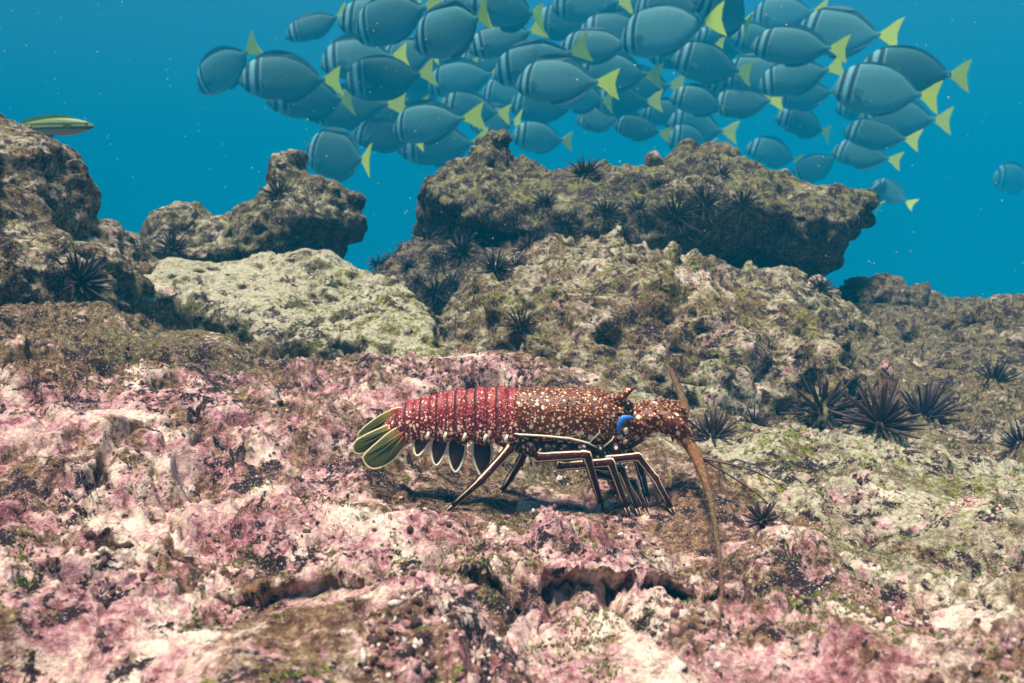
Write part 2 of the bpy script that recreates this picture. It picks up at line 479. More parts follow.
# ------------------------------------------------------------------ boulders: fields meshed with surface nets
def surface_nets(D, o, h):
    S = D < 0
    nx, ny, nz = D.shape
    cnt = np.zeros((nx - 1, ny - 1, nz - 1), np.int8)
    for dx in (0, 1):
        for dy in (0, 1):
            for dz in (0, 1):
                cnt += S[dx:nx - 1 + dx, dy:ny - 1 + dy, dz:nz - 1 + dz]
    act = (cnt > 0) & (cnt < 8)
    idx = np.full(act.shape, -1, np.int64)
    c = np.argwhere(act)
    idx[act] = np.arange(len(c))
    acc = np.zeros((len(c), 3)); num = np.zeros(len(c))
    corners = [(0, 0, 0), (1, 0, 0), (0, 1, 0), (1, 1, 0), (0, 0, 1), (1, 0, 1), (0, 1, 1), (1, 1, 1)]
    for a in corners:
        for ax in range(3):
            if a[ax]: continue
            b = list(a); b[ax] = 1
            va = D[c[:, 0] + a[0], c[:, 1] + a[1], c[:, 2] + a[2]]; vb = D[c[:, 0] + b[0], c[:, 1] + b[1], c[:, 2] + b[2]]
            m = (va < 0) != (vb < 0)
            t = np.where(m, va / np.where(m, va - vb, 1), 0)
            p = np.array(a, float)[None] + np.zeros((len(c), 3)); p[:, ax] += t
            acc += p * m[:, None]; num += m
    V = o + h * (c + acc / num[:, None])
    Fs = []
    for ax in range(3):
        u, v = (ax + 1) % 3, (ax + 2) % 3
        sl0 = [slice(1, -1)] * 3; sl1 = [slice(1, -1)] * 3
        sl0[ax] = slice(0, D.shape[ax] - 1); sl1[ax] = slice(1, D.shape[ax])
        A, B = S[tuple(sl0)], S[tuple(sl1)]
        e = np.argwhere(A != B)
        if not len(e): continue
        inside = A[tuple(e.T)]
        e[:, u] += 1; e[:, v] += 1
        q = []
        for du, dv in ((-1, -1), (0, -1), (0, 0), (-1, 0)):
            k = e.copy(); k[:, u] += du; k[:, v] += dv
            q.append(idx[k[:, 0], k[:, 1], k[:, 2]])
        q = np.stack(q, 1)
        q[~inside] = q[~inside][:, ::-1]
        Fs.append(q)
    return V, np.concatenate(Fs)
def poly_sdf(X, poly):
    d = np.full(len(X), 1e9); inside = np.zeros(len(X), bool)
    n = len(poly)
    for i in range(n):
        a, b = poly[i], poly[(i + 1) % n]
        e = b - a
        w = X - a
        t = np.clip((w @ e) / (e @ e), 0, 1)
        d = np.minimum(d, ((w - t[:, None] * e) ** 2).sum(1))
        c = (a[1] > X[:, 1]) != (b[1] > X[:, 1])
        inside ^= c & (X[:, 0] < e[0] * (X[:, 1] - a[1]) / (e[1] if e[1] else 1e-9) + a[0])
    d = np.sqrt(d)
    return np.where(inside, -d, d)
def smin(a, b, k):
    h = np.clip(0.5 + 0.5 * (b - a) / k, 0, 1)
    return b * (1 - h) + a * h - k * h * (1 - h)
def rotm(rx, ry, rz):
    return np.array((Matrix.Rotation(math.radians(rz), 3, 'Z') @ Matrix.Rotation(math.radians(ry), 3, 'Y') @ Matrix.Rotation(math.radians(rx), 3, 'X')))
def E(px, py, Y, r, rot=(0, 0, 0)):
    c = at(px, py, Y); M = rotm(*rot); r = np.array(r)
    def f(x):
        q = ((x - c) @ M) / r
        l = np.linalg.norm(q, axis=1)
        return (l - 1) * r.min() * (0.6 + 0.4 * np.minimum(l, 1.5))
    f.box = (c - r.max(), c + r.max())
    return f
def PILLOW(poly, Y, t, R, lean=0.0, pw=2.0):
    """an outline stood up at distance Y, swelling to half-thickness t"""
    pts = np.array([at(a, b, Y)[[0, 2]] for a, b in poly])
    zm = pts[:, 1].mean()
    def f(x):
        d2 = np.maximum(poly_sdf(x[:, [0, 2]], pts), -R * 1.02)
        yc = Y + lean * (x[:, 2] - zm)
        return d2 + R * np.abs((x[:, 1] - yc) / t) ** pw
    f.box = (np.array([pts[:, 0].min(), Y - t - abs(lean) * .3, pts[:, 1].min()]), np.array([pts[:, 0].max(), Y + t + abs(lean) * .3, pts[:, 1].max()]))
    return f
def SLAB(poly, Y0, z0, tilt, t):
    """an outline lying in a plane through (Y0,z0) that rises `tilt` degrees away from the camera"""
    ct, st = math.cos(math.radians(tilt)), math.sin(math.radians(tilt))
    nrm = np.array([0, -st, ct]); o = np.array([0, Y0, z0])
    pts = []
    for a, b in poly:
        d = ray(a, b); c = np.array([0, 0, CAMZ])
        s = ((o - c) @ nrm) / (d @ nrm)
        q = c + s * d - o
        pts.append((q[0], q[1] * ct + q[2] * st))
    pts = np.array(pts)
    def f(x):
        q = x - o
        u = np.stack([q[:, 0], q[:, 1] * ct + q[:, 2] * st], 1)
        w = q @ nrm + t
        d2 = poly_sdf(u, pts)
        a, b = d2 + t * .5, np.abs(w) - t * .5
        return np.minimum(np.maximum(a, b), 0) + np.sqrt(np.maximum(a, 0) ** 2 + np.maximum(b, 0) ** 2) - t * .5
    W = np.array([[p[0], Y0 + p[1] * ct, z0 + p[1] * st] for p in pts])
    f.box = (W.min(0) - 2 * t, W.max(0) + 2 * t)
    return f
def boulder(name, label, parts, h, bio, k=0.05, lump=0.05, amp=1.0, seed=0.0, kind=None, cat='rock', group=None, relief=1.0):
    lo = np.min([p.box[0] for p in parts], 0) - 0.12; hi = np.max([p.box[1] for p in parts], 0) + 0.12
    n = np.ceil((hi - lo) / h).astype(int) + 1
    g = np.stack(np.meshgrid(*[lo[i] + h * np.arange(n[i]) for i in range(3)], indexing='ij'), -1).reshape(-1, 3)
    D = parts[0](g)
    for p in parts[1:]: D = smin(D, p(g), k)
    m = np.abs(D) < 0.12
    if lump: D[m] -= lump * (perlin(g[m] * 5.5 + seed) + 0.45 * perlin(g[m] * 13 + seed + 9))
    V, F = surface_nets(D.reshape(n), lo, h)
    # two rounds of evening out, then the crust
    for _ in range(2):
        s = np.zeros_like(V); c = np.zeros(len(V))
        for i in range(4):
            for j in (1, 3):
                np.add.at(s, F[:, i], V[F[:, (i + j) % 4]]); np.add.at(c, F[:, i], 1)
        V = V * 0.5 + 0.5 * s / np.maximum(c, 1)[:, None]
    nr = vertex_normals(V, F)
    hgt = crust(V, False, seed, relief) * amp
    V = V + nr * hgt[:, None]
    V += amp * 0.010 * np.stack([perlin(V * 26 + 40), perlin(V * 26 + 80), perlin(V * 26 + 3)], 1)
    nr = vertex_normals(V, F)
    b = bio(V, nr) if callable(bio) else np.tile(np.array(bio, float), (len(V), 1))
    ALLV.append(V); ALLN.append(nr)
    base = np.array([V[:, 0].mean(), V[:, 1].mean(), V[:, 2].min()])
    o = link(name, make_mesh(name, V - base, F, ROCK, True, {'biota': b}), None, base)
    tag(o, label, cat, group, kind)
    return o

G = 'large rocks of the reef'
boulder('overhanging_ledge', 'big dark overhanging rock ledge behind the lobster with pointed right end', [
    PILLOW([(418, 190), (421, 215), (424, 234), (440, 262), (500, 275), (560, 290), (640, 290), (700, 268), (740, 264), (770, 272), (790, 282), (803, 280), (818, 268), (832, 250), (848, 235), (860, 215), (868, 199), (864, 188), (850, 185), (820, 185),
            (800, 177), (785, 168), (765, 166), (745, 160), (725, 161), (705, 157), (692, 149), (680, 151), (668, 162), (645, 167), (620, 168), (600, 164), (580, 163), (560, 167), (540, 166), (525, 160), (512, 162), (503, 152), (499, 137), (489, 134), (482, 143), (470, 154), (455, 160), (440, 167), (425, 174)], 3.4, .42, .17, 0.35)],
    .0105, lambda V, n: np.stack([0.03 + 0 * V[:, 0], 0.45 + 0.7 * sstep(.2, .8, n[:, 2]), 0.0 + 0.25 * sstep(.3, .9, n[:, 2]), .95 - .55 * sstep(.3, .9, n[:, 2])], 1), lump=.035, amp=.8, seed=3.3, group=G)  # dark growth plus the shade of the face, both put into the colour weight
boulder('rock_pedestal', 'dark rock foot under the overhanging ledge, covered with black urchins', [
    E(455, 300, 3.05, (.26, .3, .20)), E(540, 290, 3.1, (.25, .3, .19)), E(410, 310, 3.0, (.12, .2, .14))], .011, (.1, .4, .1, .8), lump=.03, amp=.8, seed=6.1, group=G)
boulder('pinnacle_rock', 'rugged rock with a knobbed pinnacle standing against the blue water at left', [
    PILLOW([(152, 245), (158, 220), (172, 210), (195, 206), (205, 214), (215, 220), (235, 215), (250, 203), (265, 195), (272, 185), (268, 165), (270, 154), (278, 151), (286, 154), (292, 148), (299, 154), (302, 166), (310, 176), (325, 182), (340, 188), (355, 200), (365, 215), (367, 232), (358, 243), (345, 248), (345, 285), (160, 290)], 3.2, .32, .13, .2)],
    .0095, lambda V, n: np.stack([.1 + 0 * V[:, 0], .6 + .2 * sstep(.2, .8, n[:, 2]), .1 + .3 * sstep(.2, .9, n[:, 2]), .55 - .3 * sstep(.3, .9, n[:, 2])], 1), lump=.025, amp=.75, seed=12.4, group=G)
boulder('left_rock', 'tall brown craggy rock rising at the left edge of the picture', [
    PILLOW([(-160, 110), (-60, 105), (0, 124), (16, 127), (32, 138), (46, 153), (56, 167), (67, 181), (68, 192), (74, 203), (79, 216), (90, 250), (60, 300), (-160, 300)], 2.3, .40, .16, .9),
    E(-20, 322, 2.15, (.28, .46, .25)), E(66, 300, 2.2, (.14, .36, .15)), E(112, 268, 2.7, (.11, .2, .12)), E(-90, 330, 2.0, (.3, .45, .25)), E(135, 305, 2.75, (.22, .2, .13))],
    .0085, lambda V, n: np.stack([.35 + 0 * V[:, 0], .6 + 0 * V[:, 0], .2 + .3 * sstep(.3, .9, n[:, 2]), .4 + 0 * V[:, 0]], 1), lump=.03, amp=.85, seed=21.7, group=G)
boulder('pale_slab', 'pale yellow-green flat slab of rock tilted towards the camera, hollow beneath', [
    SLAB([(112, 303), (150, 268), (170, 262), (210, 258), (250, 251), (290, 246), (330, 253), (375, 263), (410, 281), (430, 310), (447, 345), (432, 362), (395, 358), (368, 350), (352, 337), (290, 337), (252, 333), (236, 312), (170, 292)], 2.3, .215, 15, .085),
    E(330, 352, 2.42, (.28, .20, .10), (15, 0, 0)), E(170, 335, 2.55, (.22, .16, .13))],
    .0085, lambda V, n: np.stack([.05 + 0 * V[:, 0], .50 + .5 * sstep(-.75, -.25, V[:, 0]), .1 + (.75 + .35 * perlin(V * 6)) * sstep(.3, .75, n[:, 2]), .30 + (-.42 + 1.2 * perlin(V * 4.5 + 3)) * sstep(.3, .8, n[:, 2])], 1), k=.03, lump=.026, amp=.75, seed=33.0, group=G, relief=.55)
boulder('middle_mound', 'broad tan rock mound sloping down behind the lobster', [
    E(585, 385, 2.5, (.36, .72, .40)), E(500, 390, 2.4, (.22, .55, .28)), E(680, 390, 2.45, (.32, .66, .335)), E(745, 392, 2.5, (.19, .60, .25)), E(775, 350, 2.85, (.27, .4, .25))],
    .0095, lambda V, n: np.stack([.28 + .3 * perlin(V * 3), .75 + .3 * perlin(V * 4 + 9), .30 + .20 * sstep(.3, .9, n[:, 2]), .25 + .5 * perlin(V * 8)], 1), k=.12, lump=.035, amp=1.0, seed=41.2, group=G, relief=.6)
boulder('right_ridge', 'low dark rock ridge along the skyline at far right', [
    E(872, 318, 3.3, (.17, .25, .14)), E(940, 330, 3.4, (.26, .3, .13)), E(1010, 340, 3.3, (.22, .3, .12)), E(1090, 345, 3.3, (.3, .3, .11))],
    .011, (.08, .5, .12, .55), lump=.04, amp=.9, seed=55.5, group=G)
boulder('slope_rock', 'lumpy brown rock bank on the right slope below the skyline ridge', [
    E(872, 352, 2.75, (.16, .22, .10)), E(945, 350, 2.6, (.20, .25, .10)), E(1025, 345, 2.55, (.20, .25, .12)), E(985, 372, 2.3, (.16, .18, .07)), E(1100, 360, 2.5, (.25, .25, .12))],
    .010, (.12, .55, .12, .45), lump=.035, amp=.9, seed=72.5, group=G)
boulder('rock_stub', 'small upright rock stub standing behind the row of urchins', [
    E(884, 385, 1.9, (.022, .025, .06), (0, 6, 0)), E(890, 400, 1.9, (.035, .04, .04))], .0045, (.8, .2, .3), k=.02, lump=.006, amp=.25, seed=61, cat='rock')
boulder('reef_rock', 'round grey knob of rock on top of the dark ledge', [E(718, 155, 3.55, (.085, .07, .055))], .009, (.1, .05, .1), lump=.012, amp=.4, seed=66, cat='rock')
boulder('reef_rock', 'small pale knob of rock leftmost on the ledge skyline, next to a taller one', [E(654, 160, 3.42, (.035, .04, .04))], .008, (.3, .05, .4), lump=.006, amp=.3, seed=68, cat='rock')

ALLV = np.concatenate(ALLV); ALLN = np.concatenate(ALLN)
_u, _v, _d = project(ALLV)
_ok = (_d > .2) & (_d < 6) & (_u > -120) & (_u < 1150)
_u, _v, _d, ALLV, ALLN = _u[_ok], _v[_ok], _d[_ok], ALLV[_ok], ALLN[_ok]
def pick(px, py, rad=3.0):
    """the rock surface seen at a pixel: point and averaged normal"""
    m = np.where((np.abs(_u - px) < rad) & (np.abs(_v - py) < rad))[0]
    if not len(m): return pick(px, py, rad * 2) if rad < 60 else (at(px, py, 2.5), np.array([0, 0, 1.0]))
    d0 = _d[m].min()
    m = m[_d[m] < d0 + 0.05 * d0]
    n = ALLN[m].mean(0)
    return ALLV[m].mean(0), n / (np.linalg.norm(n) + 1e-9)

# ------------------------------------------------------------------ sea urchins
def urchin_materials():
    out = []
    for nm, a, b in (('urchin_black', (.010, .009, .012), (.035, .030, .038)), ('urchin_purple', (.016, .010, .014), (.065, .042, .052))):
        n = NT(nm)
        t = n.attr('along')
        r = n.n('ObjectInfo').outputs['Random']
        c = n.mix(n.math('ADD', n.math('MULTIPLY', r, .6), n.math('MULTIPLY', n.noise(n.pos(), 160, 3, .6), .5)), a, b)
        c = n.mix(n.math('MULTIPLY', n.step(t, .35, 1.0), .45), c, (b[0] * 2.0, b[1] * 1.9, b[2] * 1.9))
        out.append(n.done(c, .55, .35))
    return out
URB, URP = urchin_materials()
def spine_mesh(name, mat, tip):
    b = MB()
    b.tube([(0, 0, 0), (0, 0, .12), (0, 0, .55), (0, 0, .9), (0, 0, 1)], [.8, 1, .85, tip + .12, tip * .6], 6, side=(1, 0, 0))
    return b.mesh(name, mat)
SP_BLACK, SP_PURP = spine_mesh('spine', URB, .25), spine_mesh('spine', URP, .55)
def body_mesh(mat):
    b = MB(); b.ball((0, 0, 0), (1, 1, .7), 14, 9); return b.mesh('body', mat)
BD_BLACK, BD_PURP = body_mesh(URB), body_mesh(URP)
# pixel x, y, radius in pixels, spines, spine radius (of the whole radius), kind, label
UR = [
    (822, 412, 40, 46, .055, 'p', 'grey purple urchin leftmost in the row of three behind the right plateau'),
    (879, 418, 42, 44, .060, 'p', 'middle urchin of the row of three, below the upright rock stub'),
    (926, 416, 38, 44, .060, 'p', 'rightmost urchin of the row of three in the gully behind the plateau'),
    (712, 438, 30, 36, .075, 'p', 'thick spined urchin just right of the lobster head, behind its feelers'),
    (755, 424, 20, 30, .07, 'p', 'small urchin between the lobster feelers and the row of three urchins'),
    (762, 520, 20, 22, .12, 'p', 'stubby spined urchin wedged in a crevice under the lobster feelers'),
    (1022, 444, 28, 36, .06, 'b', 'dark urchin cut off by the right picture edge'),
    (994, 382, 26, 36, .05, 'b', 'blackish urchin in a hollow of the far right slope'),
    (972, 326, 16, 30, .05, 'b', 'small dark urchin on the right ridge near the skyline'),
    (826, 288, 17, 34, .05, 'b', 'small black urchin at the foot of the ledge\'s pointed right end'),
    (84, 284, 32, 42, .07, 'b', 'large grey urchin on the brown left rock'),
    (174, 248, 18, 30, .07, 'p', 'urchin in the gap between the brown left rock and the pinnacle rock'),
    (278, 196, 20, 34, .05, 'b', 'black urchin clinging below the knob of the pinnacle rock'),
    (586, 174, 22, 44, .045, 'b', 'black urchin on the top edge of the ledge against the water'),
    (607, 214, 22, 40, .045, 'b', 'black urchin midway down the ledge face, below the one on the top edge'),
    (638, 210, 17, 34, .045, 'b', 'smaller black urchin beside the ledge face urchin, towards the right'),
    (676, 214, 28, 44, .04, 'b', 'big long spined black urchin in the middle of the ledge face'),
    (706, 206, 26, 44, .04, 'b', 'long spined black urchin touching the big one on the ledge face, at its right'),
    (682, 236, 20, 36, .045, 'b', 'black urchin low on the ledge face above the mound'),
    (722, 178, 18, 34, .045, 'b', 'black urchin high on the ledge face under the grey round knob'),
    (428, 240, 20, 40, .05, 'b', 'black urchin under the left end of the ledge, seen against the blue water'),
    (462, 252, 24, 42, .05, 'b', 'large black urchin in the cluster under the left half of the ledge'),
    (440, 268, 20, 38, .05, 'b', 'black urchin at the lower left of the cluster under the ledge'),
    (496, 270, 22, 40, .05, 'b', 'greyish urchin at the lower right of the cluster, beside the tan mound'),
    (434, 294, 22, 38, .05, 'b', 'lowest urchin under the ledge, beside the end of the pale slab'),
    (527, 246, 18, 36, .05, 'b', 'black urchin in the shadow between the ledge and the crest of the mound'),
    (408, 268, 14, 30, .055, 'b', 'black urchin at the waterside foot of the rock pedestal'),
    (372, 258, 13, 28, .06, 'b', 'little black urchin poking up behind the pale slab, next to the pinnacle rock'),
    (390, 262, 12, 28, .06, 'b', 'little black urchin poking up behind the pale slab, nearer the pedestal'),
    (522, 328, 22, 36, .05, 'b', 'dark urchin tucked in a hollow on the left flank of the mound'),
    (545, 204, 18, 40, .045, 'b', 'black urchin on the left part of the ledge face under its mossy top'),
    (566, 228, 18, 40, .045, 'b', 'black urchin near the ledge\'s lower rim, straight above the mound crest'),
    (628, 236, 17, 38, .045, 'b', 'black urchin near the ledge\'s lower rim, between mound and face urchins'),
    (656, 186, 15, 36, .045, 'b', 'black urchin high on the ledge face below the small pale knob'),
    (744, 206, 20, 40, .045, 'b', 'black urchin on the right half of the ledge face, alone'),
    (480, 236, 18, 40, .045, 'b', 'black urchin straight under the ledge\'s left peak, top of the cluster'),
    (452, 288, 18, 38, .045, 'b', 'black urchin in the bottom row of the cluster, right of the lowest one'),
    (418, 284, 14, 34, .05, 'b', 'black urchin at the bottom left corner of the cluster, above the pale slab'),
    (514, 264, 16, 36, .05, 'b', 'black urchin at the right edge of the cluster, against the mound'),
    (404, 250, 12, 26, .055, 'b', 'tiny black urchin uppermost on the waterside of the pedestal'),
]
for ui, (px, py, rp, ns, sr, kd, label) in enumerate(UR):
    ns, sr = int(ns * 1.35), sr * .8
    p, nr = pick(px, py, 4)
    Y = p[1]
    R = rp * Y / FPX
    p = p - nr * R * .16
    up = Vector(nr) * .6 + Vector((0, -.35, .75)); up.normalize()
    if kd == 'p': up = (Vector(nr) * .3 + Vector((0, -.15, 1))).normalized()
    root = thing('sea_urchin', label, 'sea urchin', p, 'sea urchins on the rocks')
    lr = random.Random(ui * 17 + 3)
    bo = link('body', BD_PURP if kd == 'p' else BD_BLACK, root)
    bo.scale = (R * .30,) * 3
    bo.rotation_euler = up.to_track_quat('Z', 'Y').to_euler()
    bo.location = up * R * .05
    big = rp >= 17
    q0 = up.to_track_quat('Z', 'Y')
    joined = MB()
    for k in range(ns):
        zc = 1 - (k + .5) / ns * 1.12
        th = k * 2.39996 + lr.uniform(-.25, .25)
        zc += lr.uniform(-.06, .06); zc = min(zc, .995)
        rad = math.sqrt(max(0, 1 - zc * zc))
        d = q0 @ Vector((rad * math.cos(th), rad * math.sin(th), zc))
        L = R * lr.uniform(.55, 1.05)
        if big:
            so_ = link('spine', SP_PURP if kd == 'p' else SP_BLACK, root)
            so_.location = up * R * .05 + d * R * .2
            so_.rotation_euler = d.to_track_quat('Z', 'Y').to_euler()
            so_.scale = (R * sr, R * sr, L)
        else:
            a = up * R * .05 + d * R * .2
            joined.tube([a, a + d * L * .55, a + d * L], [R * sr, R * sr * .85, R * sr * .3], 5)
    if not big:
        tag(joined.build('spines', URP if kd == 'p' else URB, root), kind='stuff')

# ------------------------------------------------------------------ the lobster
S0 = 1.13 / FPX
def Lp(px, py, dy=0.0): return Vector(at(px, py, 1.13 + dy))
def shell_material(name, base, mottle, spot, ring, s1, s2, ztop, zbot, lines=False, dense=1.0):
    n = NT(name)
    o = n.obj()
    z = n.sep(o)[2]
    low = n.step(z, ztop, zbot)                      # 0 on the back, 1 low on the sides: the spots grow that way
    warp = n.n('VectorMath', operation='ADD')
    nz = n.n('TexNoise'); n.set(nz.inputs['Vector'], o); nz.inputs['Scale'].default_value = 160
    sc = n.n('VectorMath', operation='SCALE'); n.set(sc.inputs[0], nz.outputs['Color']); sc.inputs['Scale'].default_value = .0022
    n.set(warp.inputs[0], o); n.set(warp.inputs[1], sc.outputs[0])
    w = warp.outputs[0]
    c = n.mix(n.step(n.noise(o, 300, 4, .65), .42, .62), base, mottle)
    c = n.mix(n.math('MULTIPLY', n.step(n.noise(o, 70, 4, .65), .5, .66), .75), c, tuple(x * .25 for x in base))
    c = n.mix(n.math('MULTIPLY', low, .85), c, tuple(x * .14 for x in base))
    v1 = n.voro(w, s1); v2 = n.voro(w, s2)
    rc = n.voro(w, s2, 'Color')
    r2 = n.math('ADD', n.math('MULTIPLY', low, .20), n.math('MULTIPLY', n.sep(rc)[0], .26))
    sp1 = n.step(v1, .34 * dense, .20 * dense)
    c = n.mix(n.math('MULTIPLY', sp1, .85), c, ring)
    c = n.mix(n.step(v1, .20 * dense, .10 * dense), c, spot)
    k = n.math('SUBTRACT', v2, r2)
    c = n.mix(n.step(k, .14, .06), c, ring)
    c = n.mix(n.step(k, .07, .01), c, spot)
    if lines:
        t = n.attr('along')
        ln = n.math('MAXIMUM', n.math('SUBTRACT', 1.0, n.step(n.math('ABSOLUTE', n.math('SUBTRACT', t, .47)), .02, .07)), n.step(t, .86, .95))
        c = n.mix(n.math('MULTIPLY', ln, .85), c, (.045, .008, .010))
    n.bump(n.math('ADD', n.math('MULTIPLY', sp1, .6), n.noise(o, 500, 3, .6)), .0012, .7)
    return n.done(c, .38, .5)
RED = shell_material('crimson_shell', (.24, .006, .018), (.40, .018, .038), (.92, .66, .50), (.60, .13, .09), 380, 215, .138, .098, True, 1.3)
BROWN = shell_material('russet_shell', (.075, .016, .010), (.27, .062, .016), (.95, .80, .60), (.50, .17, .05), 250, 135, .130, .085, False, 1.4)
HEAD = shell_material('head_shell', (.07, .016, .010), (.20, .042, .014), (.95, .78, .60), (.60, .20, .05), 190, 105, .125, .07, False, 1.35)
def plain(name, col, rough=.45, spec=.45, var=.25, scale=220):
    n = NT(name)
    f = n.noise(n.obj(), scale, 4, .6)
    c = n.mix(f, tuple(x * (1 - var) for x in col), tuple(min(1, x * (1 + var)) for x in col))
    n.bump(f, .0008, .5)
    return n.done(c, rough, spec)
CREAM = plain('cream_edge', (.90, .76, .56)); MAROON = plain('maroon_membrane', (.045, .012, .010))
BLUE = plain('blue_patch', (.04, .22, .72), .4); LILAC = plain('lilac_patch', (.30, .32, .62), .4); WHITE = plain('white_patch', (.85, .80, .72)); EYE = plain('eye_black', (.012, .008, .008), .12, .6)
ORANGE = plain('orange_horn', (.62, .22, .05))
def leg_material():
    n = NT('striped_leg')
    a = n.attr('around'); t = n.attr('along')
    wob = n.math('MULTIPLY', n.math('SUBTRACT', n.noise(n.obj(), 120, 2), .5), .06)
    a2 = n.math('ADD', a, wob)
    def line(p, w): return n.math('SUBTRACT', 1.0, n.step(n.math('ABSOLUTE', n.math('SUBTRACT', a2, p)), w * .55, w))
    ln = n.math('MAXIMUM', line(.34, .034), line(.60, .034))
    c = n.mix(n.noise(n.obj(), 260, 4, .6), (.020, .005, .005), (.085, .010, .012))
    c = n.mix(n.math('MULTIPLY', n.step(n.voro(n.obj(), 210), .16, .08), .8), c, (.70, .45, .30))
    c = n.mix(n.math('MULTIPLY', ln, n.step(t, .97, .90)), c, (.90, .76, .56))
    return n.done(c, .5, .2)
LEG = leg_material()
def whip_material():
    n = NT('feeler')
    t = n.attr('along')
    c = n.mix(n.step(t, .0, .22), (.24, .085, .022), (.085, .046, .02))
    c = n.mix(n.step(t, .35, .9), c, (.10, .035, .022))
    band = n.step(n.noise(n.obj(), 420, 4, .7), .48, .64)
    c = n.mix(n.math('MULTIPLY', band, .7), c, (.48, .30, .16))
    n.bump(n.noise(n.obj(), 700, 3, .7), .0015, .8)
    return n.done(c, .55, .3)
WHIP = whip_material()
def fan_material():
    n = NT('tail_fan')
    t = n.attr('along')
    f = n.noise(n.obj(), 240, 5, .65)
    c = n.mix(f, (.030, .050, .022), (.12, .14, .038))
    c = n.mix(n.step(n.math('ADD', t, n.math('MULTIPLY', f, .3)), .70, .45), c, (.22, .16, .035))
    c = n.mix(n.step(n.math('ADD', t, n.math('MULTIPLY', f, .25)), .44, .28), c, (.40, .03, .03))
    sp = n.step(n.voro(n.obj(), 330), .24, .10)
    c = n.mix(n.math('MULTIPLY', sp, n.step(t, .50, .22)), c, (.80, .60, .40))
    n.bump(n.noise(n.obj(), 380, 3, .6), .001, .6)
    return n.done(c, .45, .4)
FAN = fan_material()

lroot_p = at(560, 505, 1.13)
lob = thing('spiny_lobster', 'red spotted spiny lobster with long feelers walking across pink rock', 'lobster', lroot_p)
LO = lroot_p
def L_build(b, name, mat, parent=None, smooth=True): return b.build(name, mat, parent or lob, LO, smooth)

def interp(x, tab): return np.interp(x, [t[0] for t in tab], [t[1] for t in tab])
TOP = [(376, 428), (386, 419), (399, 409.5), (408, 403), (418, 399.5), (428, 397), (450, 392), (472, 389.5), (494, 388), (516, 388.5)]
BOT = [(376, 440), (386, 438), (399, 432), (408, 430), (450, 430), (472, 431), (494, 432), (516, 432)]
HW = [(376, 16), (399, 20), (450, 23), (494, 25), (516, 26)]
def tergite(x0, x1, k):
    """one ring of the tail: an arched plate from x0 (front) to x1 (rear), its side ending in a tooth"""
    b = MB(); V, A, B, F = [], [], [], []
    prof = [(0, .95), (.08, .985), (.36, 1.0), (.44, .985), (.48, .955), (.53, .985), (.62, 1.01), (.84, 1.045), (.94, 1.05), (1.0, 1.02), (1.03, .93)]
    na = 26
    for t, s in prof:
        x = x0 + (x1 - x0) * t
        yt, yb, hw = interp(x, TOP), interp(x, BOT), interp(x, HW)
        mid = yb
        H = (yb - yt)
        for j in range(na + 1):
            th = math.pi * (j / na) * 1.05 - .078
            cx, sn = math.cos(th), math.sin(th)
            e = .82
            lat = -hw * math.copysign(abs(cx) ** e, cx) * s
            z = H * math.copysign(abs(sn) ** e, sn) * s
            tooth = 0
            if j in (0, na): tooth = 4.5 * math.exp(-((t - .62) / .25) ** 2)
            if j in (1, na - 1): tooth = 2.0 * math.exp(-((t - .62) / .25) ** 2)
            P = Lp(x, mid - z + tooth, 0)
            V.append((P.x, P.y + lat * S0, P.z)); A.append(j / na); B.append(t)
    m = na + 1
    for i in range(len(prof) - 1):
        for j in range(na): F.append((i * m + j, (i + 1) * m + j, (i + 1) * m + j + 1, i * m + j + 1))
    b.add(V, F, A, B)
    return b
BX = [518, 498, 477, 457.5, 439, 423, 408]
for k in range(6):
    seg = L_build(tergite(BX[k], BX[k + 1] - 1.5, k), 'tail_segment', RED)
    m_ = seg.modifiers.new('shell', 'SOLIDIFY'); m_.thickness = .0012; m_.offset = -1
    if k < 5:
        b = MB(); xm = BX[k] * .4 + BX[k + 1] * .6; yb = interp(xm, BOT)
        for sgn in (-1, 1):
            p = Lp(xm, yb + 2, 0) + Vector((0, sgn * interp(xm, HW) * S0, 0))
            b.tube([p + Vector((.002, 0, .006)), p + Vector((0, sgn * .001, 0)), p + Vector((-.002, 0, -.0075))], [.0022, .0024, .0005], 8, flat=.5)
        L_build(b, 'side_tooth', CREAM, seg)
# flesh between the rings
b = MB()
xs = np.linspace(404, 514, 12)
b.tube([Lp(x, interp(x, BOT) * .55 + interp(x, TOP) * .45) for x in xs], [(interp(x, BOT) - interp(x, TOP)) * .40 * S0 for x in xs], 16)
L_build(b, 'tail_flesh', MAROON)
# base of the fan
def ringloft(st, mat_name, n=22, e=.9):
    b = MB(); V, A, B, F = [], [], [], []
    for i, (x, yt, yb, hw, dy) in enumerate(st):
        for j in range(n):
            th = 2 * math.pi * j / n
            cx, sn = math.cos(th), math.sin(th)
            P = Lp(x, (yt + yb) / 2 - (yb - yt) / 2 * math.copysign(abs(sn) ** e, sn), dy)
            V.append((P.x, P.y - hw * S0 * math.copysign(abs(cx) ** e, cx), P.z)); A.append(j / n); B.append(i / (len(st) - 1))
    for i in range(len(st) - 1):
        for j in range(n): F.append((i * n + j, i * n + (j + 1) % n, (i + 1) * n + (j + 1) % n, (i + 1) * n + j))
    F.append(tuple(range(n))[::-1]); F.append(tuple((len(st) - 1) * n + j for j in range(n)))
    return b.add(V, F, A, B)
L_build(ringloft([(412, 403, 434, 19, 0), (404, 406, 436, 19, 0), (396, 412, 438, 17, 0), (388, 419, 440, 14, 0), (382, 425, 440, 9, 0)], ''), 'fan_base', RED)
